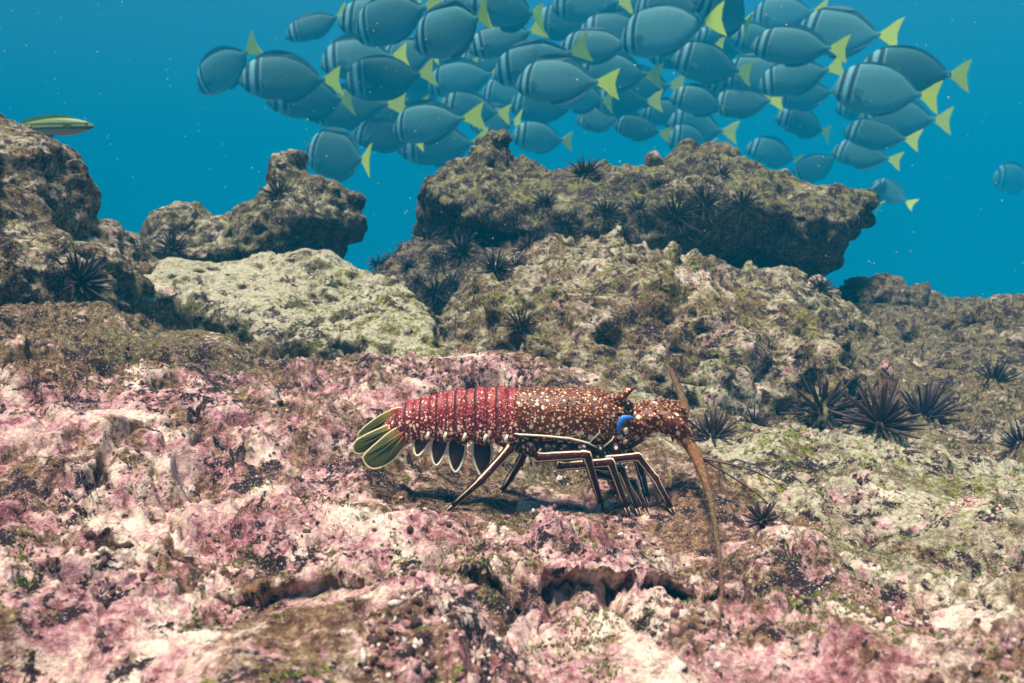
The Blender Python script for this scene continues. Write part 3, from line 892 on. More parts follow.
def smooth_path(P, n=6):
    P = [Vector(p) for p in P]; out = []
    for i in range(len(P) - 1):
        p0, p1, p2, p3 = P[max(i - 1, 0)], P[i], P[i + 1], P[min(i + 2, len(P) - 1)]
        for k in range(n):
            t = k / n
            out.append(.5 * ((2 * p1) + (p2 - p0) * t + (2 * p0 - 5 * p1 + 4 * p2 - p3) * t * t + (3 * p1 - p0 - 3 * p2 + p3) * t ** 3))
    return out + [P[-1]]
def rpath(R, n=6): return list(np.interp(np.linspace(0, len(R) - 1, (len(R) - 1) * n + 1), range(len(R)), R))
# tail fan blades
def blade(outline, root_px, dy0, dy1, dome=1.0):
    """a thin leaf-shaped plate; dy runs from dy0 at its root to dy1 at its tip"""
    pts = [np.array((340 + x / 4.555, 370 + y / 4.555)) for x, y in outline]
    # smooth closed outline
    ring = []
    n = len(pts)
    for i in range(n):
        p0, p1, p2, p3 = pts[i - 1], pts[i], pts[(i + 1) % n], pts[(i + 2) % n]
        for t in (0, .25, .5, .75):
            ring.append(.5 * ((2 * p1) + (p2 - p0) * t + (2 * p0 - 5 * p1 + 4 * p2 - p3) * t * t + (3 * p1 - p0 - 3 * p2 + p3) * t ** 3))
    ring = np.array(ring); c = ring.mean(0)
    rp = np.array(root_px)
    dmax = np.linalg.norm(ring - rp, axis=1).max()
    V, B, F = [], [], []
    m = len(ring)
    for f in (1.0, .85, .6, .3):
        for p in ring:
            q = c + (p - c) * f
            t = np.linalg.norm(q - rp) / dmax
            P = Lp(q[0], q[1], dy0 + (dy1 - dy0) * t - .0025 * dome * (1 - f * f)); V.append(P); B.append(t)
    P = Lp(c[0], c[1], (dy0 + dy1) / 2 - .0025 * dome); V.append(P); B.append(np.linalg.norm(c - rp) / dmax)
    for i in range(3):
        for j in range(m): F.append((i * m + j, i * m + (j + 1) % m, (i + 1) * m + (j + 1) % m, (i + 1) * m + j))
    for j in range(m): F.append((3 * m + j, 3 * m + (j + 1) % m, 4 * m))
    b = MB(); b.add(V, F, None, B)
    edge = [V[j] for j in range(m)] + [V[0]]
    return b, edge
FANRIM = plain('fan_rim', (.86, .66, .32))
FB = [('tail_fin', [(325, 318), (300, 345), (272, 375), (240, 412), (192, 440), (150, 449), (117, 428), (106, 396), (132, 364), (170, 330), (218, 290), (265, 262), (315, 262)], (410, 428), -.0175, -.034),
      ('tail_fin', [(60, 352), (75, 322), (110, 300), (160, 276), (208, 255), (265, 235), (275, 262), (225, 300), (176, 328), (132, 358), (100, 379), (70, 376)], (404, 424), -.012, -.020),
      ('telson', [(80, 302), (100, 272), (150, 230), (210, 193), (270, 172), (300, 190), (280, 218), (240, 240), (200, 256), (150, 272), (108, 288)], (404, 410), 0, .004),
      ('tail_fin', [(72, 330), (95, 296), (150, 262), (208, 240), (240, 262), (214, 290), (150, 318), (100, 345)], (394, 424), .018, .030),
      ('tail_fin', [(110, 392), (128, 360), (170, 322), (220, 288), (260, 290), (262, 330), (230, 380), (180, 412), (135, 415)], (400, 430), .026, .045)]
for nm, ol, rpx, d0, d1 in FB:
    b, edge = blade(ol, rpx, d0, d1)
    o = L_build(b, nm, FAN)
    rb = MB(); r0 = Lp(rpx[0], rpx[1], d0 - .002); cen = sum((Vector(q) for q in edge[:-1]), Vector()) / (len(edge) - 1)
    far = sorted(edge[:-1], key=lambda q: -(Vector(q) - r0).length)
    for f_ in (far[0], far[len(far) // 6], far[len(far) // 4]):
        q = Vector(f_); mid = r0.lerp(q, .5); mid.y = min(mid.y, cen.y) - .0032
        rb.tube(smooth_path([r0 + Vector((0, -.002, 0)), mid, r0.lerp(q, .93) + Vector((0, -.0012, 0))], 4), rpath([.0016, .0011, .0004], 4), 6)
    L_build(rb, 'fan_rib', FAN, o)
    m_ = o.modifiers.new('plate', 'SOLIDIFY'); m_.thickness = .0014; m_.offset = 0
    e = MB(); e.tube(edge, [.0013] * len(edge), 6); L_build(e, 'rim', FANRIM, o)
# swimmerets
for (cx, cy, w, h, tilt) in ((421.5, 442, 8.2, 14, .30), (439, 448, 8.6, 17.5, .16), (456.5, 452.5, 9.4, 19.5, .05), (482.5, 456, 10.2, 21, -.03)):
    for side in (-1, 1):
        ring = []
        for j in range(28):
            th = 2 * math.pi * j / 28
            y = -math.cos(th); x = math.sin(th) * (1 - .30 * y) * (1 if abs(y) < .999 else 0)
            ring.append((cx + x * w * .92 - y * h * tilt, cy + y * h))
        dy = side * .017
        V = [Lp(x, y, dy + side * .010 * (y - cy + h) / (2 * h)) for x, y in ring] + [Lp(cx, cy, dy + side * .008)]
        b = MB(); b.add(V, [(j, (j + 1) % 28, 28) for j in range(28)])
        o = L_build(b, 'swimmeret', MAROON)
        m_ = o.modifiers.new('plate', 'SOLIDIFY'); m_.thickness = .001; m_.offset = 0
        e = MB(); e.tube(V[:28] + [V[0]], [.0018] * 29, 6); L_build(e, 'rim', CREAM, o)
        st = MB(); st.tube([Lp(cx + h * tilt + 1, cy - h - 9, dy * .8), Lp(cx + h * tilt, cy - h + 3, dy)], [.004, .0022], 8); L_build(st, 'stalk', LEG, o)
# carapace
CAR = [(511, 391, 433, 22, 0), (516, 388, 437, 26, 0), (526, 387.5, 440, 28.5, 0), (545, 387.5, 443, 30, 0), (565, 388, 445, 30, 0), (585, 389, 446, 29.5, 0), (600, 390, 446, 28, 0), (612, 393, 446, 25, 0), (622, 397, 445, 22, 0), (632, 402, 442, 18, 0), (641, 408, 438, 13, 0), (648, 413, 434, 8, 0)]
cara = L_build(ringloft(CAR, '', 40, .86), 'carapace', BROWN)
m_ = cara.modifiers.new('round', 'SUBSURF'); m_.levels = m_.render_levels = 1
UNDER = shell_material('dark_underside', (.020, .006, .005), (.05, .012, .008), (.85, .68, .48), (.30, .10, .05), 200, 130, .09, .06, False, .7)
L_build(ringloft([(505, 428, 444, 12, 0), (516, 428, 452, 17, 0), (540, 430, 459, 21, 0), (575, 432, 460, 22, 0), (605, 432, 457, 20, 0), (628, 430, 450, 15, 0), (645, 424, 440, 8, 0)], ''), 'underside', UNDER)
for x_ in (532, 548, 565, 582, 600, 616):
    for sd in (-1, 1):
        b = MB(); b.tube([Lp(x_ - 3, 443, sd * .020), Lp(x_, 449, sd * .028), Lp(x_ + 3, 456, sd * .030)], [.0075, .0070, .0045], 10); L_build(b, 'leg_socket', UNDER)
# raised edge along the foot of the shell
e = MB(); e.tube([Lp(512, 433, -.030), Lp(519, 434.5, -.036), (Lp(545, 436, -.0395)), Lp(570, 438.5, -.039), Lp(588, 443, -.036), Lp(600, 449, -.030)], [.0011, .0013, .0013, .0013, .0013, .0008], 8); L_build(e, 'shell_rim', CREAM, cara)
e = MB(); e.tube([Lp(589, 443, -.035), Lp(600, 432, -.034), Lp(598, 428, -.034)], [.0011, .0010, .0007], 6); e.tube([Lp(601, 449, -.031), Lp(612, 440, -.031), Lp(614, 436, -.031)], [.0011, .0010, .0007], 6); L_build(e, 'cheek_rim', CREAM, cara)
# spines on the shell
sp = MB(); lr = random.Random(5)
for k in range(110):
    x = lr.uniform(520, 632); th = lr.uniform(-.15, 2.6)
    yt, yb, hw = [np.interp(x, [c[0] for c in CAR], [c[i] for c in CAR]) for i in (1, 2, 3)]
    cx, sn = math.cos(th), math.sin(th)
    e_ = .86
    P = Lp(x, (yt + yb) / 2 - (yb - yt) / 2 * math.copysign(abs(sn) ** e_, sn)); P.y -= hw * S0 * math.copysign(abs(cx) ** e_, cx)
    nrm = Vector((.95, -cx * .7, sn * .9))
    f = .6 + .6 * (x - 520) / 112
    sp.cone(P - nrm.normalized() * .001, nrm, .0019 * f, lr.uniform(.004, .007) * f, 6)
def spine_col():
    n = NT('shell_spine'); t = n.attr('along')
    return n.done(n.mix(n.step(t, .45, .95), (.13, .028, .014), (.90, .50, .22)), .4, .4)
SPC = spine_col()
tag(L_build(sp, 'shell_spines', SPC, cara), kind='stuff')
# horns and eyes
for dy in (-.016, .016):
    b = MB(); b.tube([Lp(617, 404, dy), Lp(622, 396, dy * 1.1), Lp(628, 391, dy * 1.15), Lp(636, 387.5, dy * 1.15)], [.0085, .007, .0045, .0008], 12); L_build(b, 'horn', HEAD)
    b = MB(); b.tube([Lp(622, 412, dy), Lp(627, 408, dy * 1.5)], [.004, .005], 10); eo = L_build(b, 'eye_stalk', HEAD)
    b = MB(); b.ball(Lp(628.5, 406, dy * 1.7), .0062, 14, 10); L_build(b, 'eye', EYE, eo)
b = MB(); b.tube([Lp(620, 436.5, -.034), Lp(619, 430, -.037), Lp(620, 423, -.038), Lp(623.5, 418.5, -.038), Lp(630, 417.5, -.036), Lp(635, 419, -.033)], [.0008, .0028, .0042, .0046, .0030, .0008], 10, flat=.6); L_build(b, 'cheek_patch', BLUE)
b = MB(); b.ball(Lp(626, 431, -.0305), (.0030, .002, .0046), 12, 8); L_build(b, 'cheek_spot', CREAM)
b = MB(); b.ball(Lp(652, 415, -.030), (.0075, .004, .0032), 12, 8); L_build(b, 'brow_patch', LILAC)
b = MB()
for (x, y, dy) in ((626, 441, -.018), (631, 437, -.014), (622, 444, -.02)): b.tube([Lp(x - 10, y + 1, dy), Lp(x, y, dy - .005), Lp(x + 6, y + 3, dy)], [.003, .0036, .001], 8)
L_build(b, 'mouthparts', HEAD)
# antennae: stout spiny stem, then the whip
tipP, _ = pick(716, 634, 4)
def antenna(stem, rad, whip, wrad):
    st = MB(); st.tube(stem, rad, 16)
    o = L_build(st, 'antenna', HEAD)
    m_ = o.modifiers.new('round', 'SUBSURF'); m_.levels = m_.render_levels = 1
    c = MB(); lr = random.Random(9)
    for i in range(len(stem) - 1):
        a, b_ = Vector(stem[i]), Vector(stem[i + 1])
        for k in range(8):
            t = lr.random(); th = lr.uniform(0, 2 * math.pi)
            d = (b_ - a).normalized(); u = d.cross(Vector((0, 1, 0))).normalized(); w = d.cross(u)
            nrm = u * math.cos(th) + w * math.sin(th)
            r = rad[i] + (rad[i + 1] - rad[i]) * t
            c.cone(a + (b_ - a) * t + nrm * r * .85, nrm + d * .9, .0030, lr.uniform(.006, .0125), 6)
    tag(L_build(c, 'stem_spines', SPC, o), kind='stuff')
    f = MB(); f.tube(whip, wrad, 10); L_build(f, 'whip', WHIP, o)
ty = tipP[1] - 1.13
def above(px, py, Y, gap=.02): return Vector(at(px, py, min(Y, pick(px, py, 3)[0][1] - gap)))
w = [Lp(686, 441, -.035), Lp(692, 449, -.04), Lp(700, 466, -.06), Lp(709, 493, -.10), above(714, 520, .98), above(719, 553, .90), above(721.5, 585, min(.84, tipP[1] + .09)), above(721, 608, tipP[1] + .04, .012), Vector(tipP) + Vector((0, -.004, .004))]
antenna([Lp(630, 426, -.016), Lp(645, 420, -.021), Lp(657, 418, -.024), Lp(661, 419, -.026), Lp(672, 422, -.029), Lp(681, 430, -.032), Lp(690, 443, -.035)], [.0200, .0190, .0165, .0150, .0160, .0135, .0085],
        smooth_path(w), rpath([.0085, .0078, .0062, .0044, .0033, .0023, .0016, .0012, .0005]))
w2 = [Lp(683, 416, .035), Lp(684, 408, .05), Lp(682, 398, .07), Lp(678, 388, .10), Lp(674, 378, .14), Lp(671, 370, .19)]
antenna([Lp(632, 419, .016), Lp(648, 412, .022), Lp(660, 411, .026), Lp(672, 412, .030), Lp(681, 418, .034)], [.0145, .0155, .0150, .0140, .0105],
        smooth_path(w2), rpath([.0075, .0068, .0058, .0050, .0042, .0034]))
# antennules: a jointed stem carrying two fine feelers each
for dy, ends in ((-.012, ((752, 471, 787, 490), (760, 497, 788, 532))), (.016, ((722, 462, 742, 470), (722, 478, 739, 503)))):
    b = MB(); b.tube(smooth_path([Lp(664, 428, dy), Lp(680, 440, dy * 1.3), Lp(702, 459, dy * 1.5)]), rpath([.0028, .0024, .0017]), 8); o = L_build(b, 'antennule', WHIP)
    for (mx, my, ex, ey) in ends:
        f = MB(); f.tube(smooth_path([Lp(701, 458, dy * 1.5), Lp(mx, my - 1, dy * 2 - .01), Lp(ex, ey, dy * 2.5 - .02)]), rpath([.0016, .0013, .0006]), 6); L_build(f, 'feeler', LEG, o)
# walking legs
def leg(path, R, tip_px, sink=0.002, tipd=None):
    P = [Lp(*q) for q in path]
    T, _ = pick(*tip_px, 3)
    T = Vector(T)
    if tipd is not None: T = Lp(tip_px[0], tip_px[1], tipd)
    P.append(T - Vector((0, 0, sink)))
    # joints stay angular but rounded
    out, rad = [P[0]], [R[0]]
    for i in range(1, len(P) - 1):
        a, c, d = P[i - 1], P[i], P[i + 1]
        for t in (.10, .045): out.append(c + (a - c) * t); rad.append(R[i] * (.95 if t > .05 else 1.12))
        out.append(c); rad.append(R[i] * 1.16)
        for t in (.045, .10): out.append(c + (d - c) * t); rad.append(R[i] * (.92 if t > .05 else 1.08))
    out.append(P[-2] + (P[-1] - P[-2]) * .80); rad.append(R[-1] * 1.0)
    b = MB(); b.tube(out, rad, 16, side=(0, 1, 0)); o = L_build(b, 'leg', LEG)
    d = (P[-1] - P[-2])
    cl = MB(); cl.tube([P[-2] + d * .79, P[-2] + d * .92, P[-1]], [R[-1] * 1.02, R[-1] * .75, .0006], 10, side=(0, 1, 0)); L_build(cl, 'claw', LEG, o)
k = S0
leg([(545, 444, -.012), (539, 457, -.030), (586, 454.5, -.052)], [5.5 * k, 5.6 * k, 5.2 * k, 3.1 * k], (604.5, 511))
leg([(562, 448, -.010), (560, 466, -.024), (610, 462, -.044)], [5.2 * k, 5.2 * k, 4.9 * k, 3.0 * k], (630, 516))
leg([(588, 446, -.012), (597, 460, -.026), (638, 456.5, -.040), (655, 478, -.042)], [4.8 * k, 5.0 * k, 4.7 * k, 4.2 * k, 2.8 * k], (675, 513))
leg([(575, 450, .004), (598, 474, .010), (633, 483, .014)], [5 * k, 4.8 * k, 4.5 * k, 2.7 * k], (650, 515))
leg([(612, 440, .020), (636, 455, .045), (642, 476, .05)], [4.6 * k, 5 * k, 4.4 * k, 3.0 * k], (649, 504))
leg([(514, 438, -.016), (509, 449, -.030), (481, 480, -.050)], [5.5 * k, 5.2 * k, 4.6 * k, 2.6 * k], (445, 509))
leg([(530, 440, .016), (520, 462, .05), (510, 478, .07)], [4.8 * k, 4.8 * k, 4.4 * k, 2.6 * k], (500, 492))
leg([(572, 447, -.006), (580, 464, -.014), (621, 470, -.026)], [5.0 * k, 5.0 * k, 4.7 * k, 2.8 * k], (641, 516))
leg([(585, 444, .02), (606, 466, .055), (612, 482, .065)], [4.8 * k, 4.8 * k, 4.4 * k, 2.6 * k], (617, 497))

# ------------------------------------------------------------------ the school of surgeonfish
def fish_body_mat():
    n = NT('surgeonfish_skin')
    o = n.obj(); x, y, z = n.sep(o)
    r = n.n('ObjectInfo').outputs['Random']
    f = n.noise(o, 9, 4, .6)
    back = n.mix(r, (.030, .085, .092), (.085, .25, .265))  # blue-grey skin with the teal haze of distant water painted into it
    belly = n.mix(r, (.030, .10, .115), (.13, .36, .40))
    c = n.mix(n.step(n.math('ADD', z, n.math('MULTIPLY', f, .12)), .14, -.16), back, belly)
    c = n.mix(n.math('MULTIPLY', n.step(n.noise(o, 26, 4, .7), .5, .7), .35), c, (.02, .075, .085))
    xs = n.math('SUBTRACT', x, n.math('MULTIPLY', n.math('MULTIPLY', z, z), .35))
    xs = n.math('SUBTRACT', xs, n.math('MULTIPLY', z, .10))
    def bar(a, b, w=.012): return n.math('MULTIPLY', n.step(xs, a - w, a + w), n.step(xs, b + w, b - w))
    c = n.mix(n.math('MULTIPLY', bar(.055, .25), n.step(z, -.24, -.13)), c, (.20, .46, .50))
    c = n.mix(bar(.072, .122), c, (.012, .030, .040))
    c = n.mix(n.math('MULTIPLY', bar(.178, .235), n.step(z, -.22, -.10)), c, (.014, .025, .032))
    n.bump(n.noise(o, 40, 4, .7), .01, .4)
    return n.done(c, .65, .2)
FBODY = fish_body_mat()
YEL = plain('yellow_fin', (.70, .86, .02), .5, .3, .15, 14)
FGREY = plain('grey_fin', (.04, .115, .135), .5, .3, .3, 14)  # grey fins tinted with the same painted water haze
FEYE = plain('fish_eye', (.02, .02, .015), .15, .6)
XS = [0, .03, .07, .13, .2, .3, .4, .5, .6, .7, .79, .87, .93, .97, 1.0, 1.03]
HT0 = [.008, .060, .125, .185, .222, .245, .250, .245, .230, .202, .158, .102, .056, .032, .032, .030]
HB0 = [.010, .050, .095, .140, .178, .208, .220, .220, .208, .182, .142, .092, .050, .030, .030, .028]
TH = [.006, .030, .050, .068, .082, .090, .088, .080, .068, .052, .038, .026, .018, .014, .012, .008]
def fish_meshes(bend=0.0, deep=1.0, fin=1.0):
    n = 18
    HT, HB = [a * deep for a in HT0], [a * deep for a in HB0]
    V, F = [], []
    for x, t, b_, w in zip(XS, HT, HB, TH):
        for k in range(n):
            th = 2 * math.pi * k / n
            s, c = math.sin(th), math.cos(th)
            V.append((x, w * math.copysign(abs(c) ** 1.1, c), (t if s > 0 else b_) * math.copysign(abs(s) ** .9, s) - .02 * (1 - min(1, x / .2))))
    for i in range(len(XS) - 1):
        for k in range(n): F.append((i * n + k, i * n + (k + 1) % n, (i + 1) * n + (k + 1) % n, (i + 1) * n + k))
    F += [tuple(range(n))[::-1], tuple((len(XS) - 1) * n + k for k in range(n))]
    body = MB().add(V, F).mesh('body', FBODY)
    def plate(outline, th, mat, name):
        m = len(outline)
        V = [(x, th, z) for x, z in outline] + [(x, -th, z) for x, z in outline]
        F = [tuple(range(m)), tuple(range(2 * m - 1, m - 1, -1))] + [(j, j + m, (j + 1) % m + m, (j + 1) % m) for j in range(m)]
        return MB().add(V, F).mesh(name, mat, smooth=False)
    tail = plate([(.97, .028), (1.02, .035), (1.09, .085), (1.17, .150), (1.255, .195), (1.225, .10), (1.205, .0), (1.222, -.10), (1.25, -.195), (1.165, -.145), (1.09, -.08), (1.02, -.033), (.97, -.026)], .006, YEL, 'tail_fin')
    xs = np.linspace(.22, .95, 15)
    top = np.interp(xs, XS, HT); bot = np.interp(xs, XS, HB)
    hh = .062 * fin * np.sin(np.linspace(.25, math.pi * .97, 15)) ** .6
    dors = plate([(x, t - .02) for x, t in zip(xs, top)] + [(x + .02, t + h) for x, t, h in zip(xs[::-1], top[::-1], hh[::-1])], .006, FGREY, 'dorsal_fin')
    xa = np.linspace(.46, .95, 11); ba = np.interp(xa, XS, HB); ha = .05 * fin * np.sin(np.linspace(.35, math.pi * .97, 11)) ** .6
    anal = plate([(x, -t + .02) for x, t in zip(xa, ba)] + [(x + .02, -t - h) for x, t, h in zip(xa[::-1], ba[::-1], ha[::-1])], .006, FGREY, 'anal_fin')
    pec = plate([(0, .02), (.05, .035), (.13, .03), (.155, -.01), (.11, -.045), (.04, -.03), (0, -.015)], .003, FGREY, 'pectoral_fin')
    eye = MB().ball((0, 0, 0), .020, 10, 8).mesh('eye', FEYE)
    for me in (body, tail, dors, anal):      # the swimming bend of the body
        for v in me.vertices:
            q = max(0.0, v.co.x - .3)
            v.co.y += bend * q * q - bend * .15 * max(0.0, .3 - v.co.x)
    return body, tail, dors, anal, pec, eye
def make_fish(*shape):
    body, tail, dors, anal, pec, eye = fish_meshes(*shape)
    r = thing('surgeonfish', 'x', 'fish', (0, 0, 0), 'yellow-tailed surgeonfish of the school')
    link('body', body, r); link('tail_fin', tail, r); link('dorsal_fin', dors, r); link('anal_fin', anal, r)
    for s in (-1, 1):
        o = link('pectoral_fin', pec, r, (.235, s * .078, -.03)); o.rotation_euler = (0, math.radians(15), math.radians(s * 28))
        link('eye', eye, r, (.105, s * .050, .062))
    return r
def copy_tree(o, parent=None):
    c = o.copy(); COL.objects.link(c)
    if parent: c.parent = parent
    for ch in list(o.children): copy_tree(ch, c)
    return c
FISH = [  # nose x, y, tail tip x, y, label
    (194, 88, 256, 52, 'leftmost surgeonfish of the school, its yellow tail raised to the upper right'),
    (243, 84, 331, 74, 'pale surgeonfish second from the left, just below the leftmost one\'s tail'),
    (286, 38, 341, 17, 'small pale surgeonfish highest at the left end of the school'),
    (271, 104, 346, 92, 'grey surgeonfish at the lower left of the school with its tail hidden'),
    (337, 22, 412, 20, 'surgeonfish half behind the big pale one at the upper left'),
    (352, 32, 434, 9, 'big surgeonfish at the upper left with tail lifted to the picture top'),
    (321, 67, 397, 52, 'dark surgeonfish below the upper left pair'),
    (346, 88, 426, 70, 'grey surgeonfish in the left crowd with a dull gold tail'),
    (309, 114, 386, 104, 'dark striped surgeonfish in the left crowd above the pinnacle rock'),
    (350, 118, 420, 108, 'surgeonfish tucked behind two others in the lower left crowd'),
    (391, 129, 462, 120, 'dusky surgeonfish low in the left crowd with a gold tail'),
    (299, 152, 381, 163, 'lowest surgeonfish at the left, swimming just right of the pinnacle knob'),
    (349, 133, 420, 142, 'pale surgeonfish directly above the lowest left one\'s tail'),
    (398, 150, 476, 142, 'surgeonfish just above the left peak of the ledge, tail behind the rock'),
    (410, 40, 499, 25, 'large surgeonfish near the top with an upright bright yellow tail, left of centre'),
    (376, 57, 446, 62, 'surgeonfish peering from behind the large left of centre one'),
    (469, 52, 538, 30, 'surgeonfish right of the large left of centre one with a bright tail'),
    (466, 8, 546, 5, 'surgeonfish at the top edge whose tail hangs at the picture rim, near the middle'),
    (532, 25, 603, 22, 'dark surgeonfish near the top middle, left of a pale blue one'),
    (578, 34, 657, 27, 'pale blue surgeonfish near the top middle of the school'),
    (622, 38, 701, 27, 'pale surgeonfish at the top right of centre with a pure yellow tail'),
    (493, 76, 577, 54, 'surgeonfish in the centre with a raised triangular tail'),
    (516, 82, 598, 81, 'very dark surgeonfish in the middle of the crowd'),
    (574, 70, 653, 76, 'pale surgeonfish right of the very dark one, tail fully spread'),
    (427, 86, 492, 74, 'grey surgeonfish left of centre below the large one, tail on its right'),
    (440, 106, 504, 112, 'surgeonfish without visible stripes above the left ledge peak'),
    (509, 104, 577, 109, 'dim surgeonfish under the very dark one'),
    (511, 138, 570, 139, 'surgeonfish just over the dip right of the ledge\'s left peak'),
    (468, 121, 526, 126, 'dusky surgeonfish directly above the tip of the ledge\'s left peak'),
    (576, 118, 626, 122, 'small dim surgeonfish under the right of centre crowd, left one of two'),
    (615, 124, 662, 134, 'small dim surgeonfish under the right of centre crowd, right one of two'),
    (592, 102, 646, 101, 'small surgeonfish with an upright green yellow tail below the spread tail'),
    (434, 9, 501, 3, 'surgeonfish cut by the top edge above the large left of centre one'),
    (551, 6, 626, 1, 'surgeonfish cut by the top edge above the pale blue one'),
    (635, 7, 702, 12, 'surgeonfish cut by the top edge right of centre'),
    (670, 60, 746, 70, 'big pale surgeonfish right of centre with a frayed double looking tail'),
    (690, 3, 767, 18, 'surgeonfish at the top right of centre, tail pointing up at the rim'),
    (754, 43, 829, 52, 'striped surgeonfish in the right half with a tail above two others'),
    (798, 29, 879, 42, 'large dark surgeonfish at the upper right of the school'),
    (858, 72, 962, 75, 'rightmost surgeonfish, big and grey with a fully spread yellow tail'),
    (759, 87, 830, 70, 'surgeonfish in the right half, middle one of three stacked tails'),
    (771, 98, 836, 93, 'surgeonfish in the right half, lowest of three stacked tails'),
    (836, 86, 927, 97, 'surgeonfish just under the rightmost one, its tail below that tail root'),
    (860, 116, 936, 121, 'dark surgeonfish low at the right end of the school'),
    (773, 118, 837, 129, 'small dark surgeonfish above the right end of the ledge'),
    (713, 104, 778, 104, 'dim small surgeonfish in a row of two, the right one'),
    (669, 98, 733, 106, 'dim small surgeonfish in a row of two, the left one'),
    (666, 124, 727, 131, 'blackish surgeonfish low over the round grey knob'),
    (664, 141, 722, 146, 'blackest surgeonfish, half behind the ledge skyline left of the knob'),
    (745, 148, 803, 159, 'faint surgeonfish just above the ledge skyline right of the knob'),
    (796, 180, 833, 157, 'small pale surgeonfish diving towards the ledge\'s right end'),
    (846, 130, 911, 143, 'dim surgeonfish at the lower right rim of the school'),
    (836, 150, 888, 160, 'dim surgeonfish lowest at the right, above the ledge\'s pointed end'),
    (874, 182, 907, 205, 'small surgeonfish turned away in the open water right of the ledge, upper tail'),
    (868, 188, 893, 206, 'small surgeonfish turned away in the open water right of the ledge, lower tail'),
    (986, 180, 1044, 178, 'faint far surgeonfish alone at the right picture edge'),
    (688, 42, 746, 50, 'deep in the school, surgeonfish behind the big pale one right of centre'), (558, 46, 640, 50, 'deep in the school, surgeonfish between the raised triangular tail and the top middle'), (648, 56, 716, 52, 'deep in the school, surgeonfish just left of the big pale one right of centre'), (728, 40, 792, 46, 'deep in the school, surgeonfish over the back of the big pale one right of centre'), (724, 74, 790, 78, 'deep in the school, surgeonfish under the tail of the big pale one right of centre'), (546, 94, 612, 98, 'deep in the school, surgeonfish below the very dark middle one'),
    (380, 98, 442, 96, 'deep in the school, surgeonfish above the small dusky ones at lower left'), (455, 62, 517, 64, 'deep in the school, surgeonfish below the large left of centre one'), (608, 90, 670, 88, 'deep in the school, surgeonfish under the fully spread tail at centre'), (836, 108, 898, 106, 'deep in the school, surgeonfish at the right under the stacked tails'), (642, 112, 696, 116, 'deep in the school, surgeonfish low between the two dim pairs'), (700, 84, 764, 88, 'deep in the school, surgeonfish above the right dim row of two'), (400, 70, 470, 66, 'deep in the school, surgeonfish left of the large left of centre one'), (600, 12, 660, 8, 'deep in the school, surgeonfish at the top edge above the centre pale ones'), (752, 18, 812, 14, 'deep in the school, surgeonfish near the top rim at right'), (480, 92, 540, 94, 'deep in the school, surgeonfish left of and below the very dark middle one'),
]
protos = [make_fish(*q) for q in ((.0, 1.06, 1.0), (.22, 1.12, 1.35), (-.22, 1.0, .7), (.40, 1.08, 1.2), (-.40, 1.14, 1.0), (.1, 1.18, .5))]
lr = random.Random(21)
for i, (nx, ny, tx, tyy, label) in enumerate(FISH):
    f = protos[i] if i < len(protos) else copy_tree(protos[lr.randrange(len(protos))])
    ln = math.hypot(tx - nx, tyy - ny)
    yaw = lr.uniform(-.55, .55)
    total = lr.uniform(.95, 1.2)
    Y = total * math.cos(yaw) * FPX / max(ln, 58) * 1.0
    if label.startswith('deep'): Y += 1.6
    if label.startswith('faint far'): Y = 24.0
    if ln < 36: yaw = math.copysign(.9, yaw); Y = 9.0
    a, b_ = at(nx, ny, Y), at(tx, tyy, Y)
    dx, dz = b_[0] - a[0], b_[2] - a[2]
    plen = math.hypot(dx, dz)
    sc = plen / math.cos(yaw) / 1.25 * lr.uniform(1.04, 1.18)
    f['label'] = label
    ang = math.atan2(dz, dx)
    M = Matrix.Rotation(-ang, 4, 'Y') @ Matrix.Rotation(yaw, 4, 'Z') @ Matrix.Rotation(lr.uniform(-.12, .12), 4, 'X')
    f.rotation_euler = M.to_euler()
    f.location = Vector(a) - Vector((0, math.sin(yaw) * plen * .5, 0))
    f.scale = (sc, sc * lr.uniform(.95, 1.1), sc * lr.uniform(.92, 1.08))

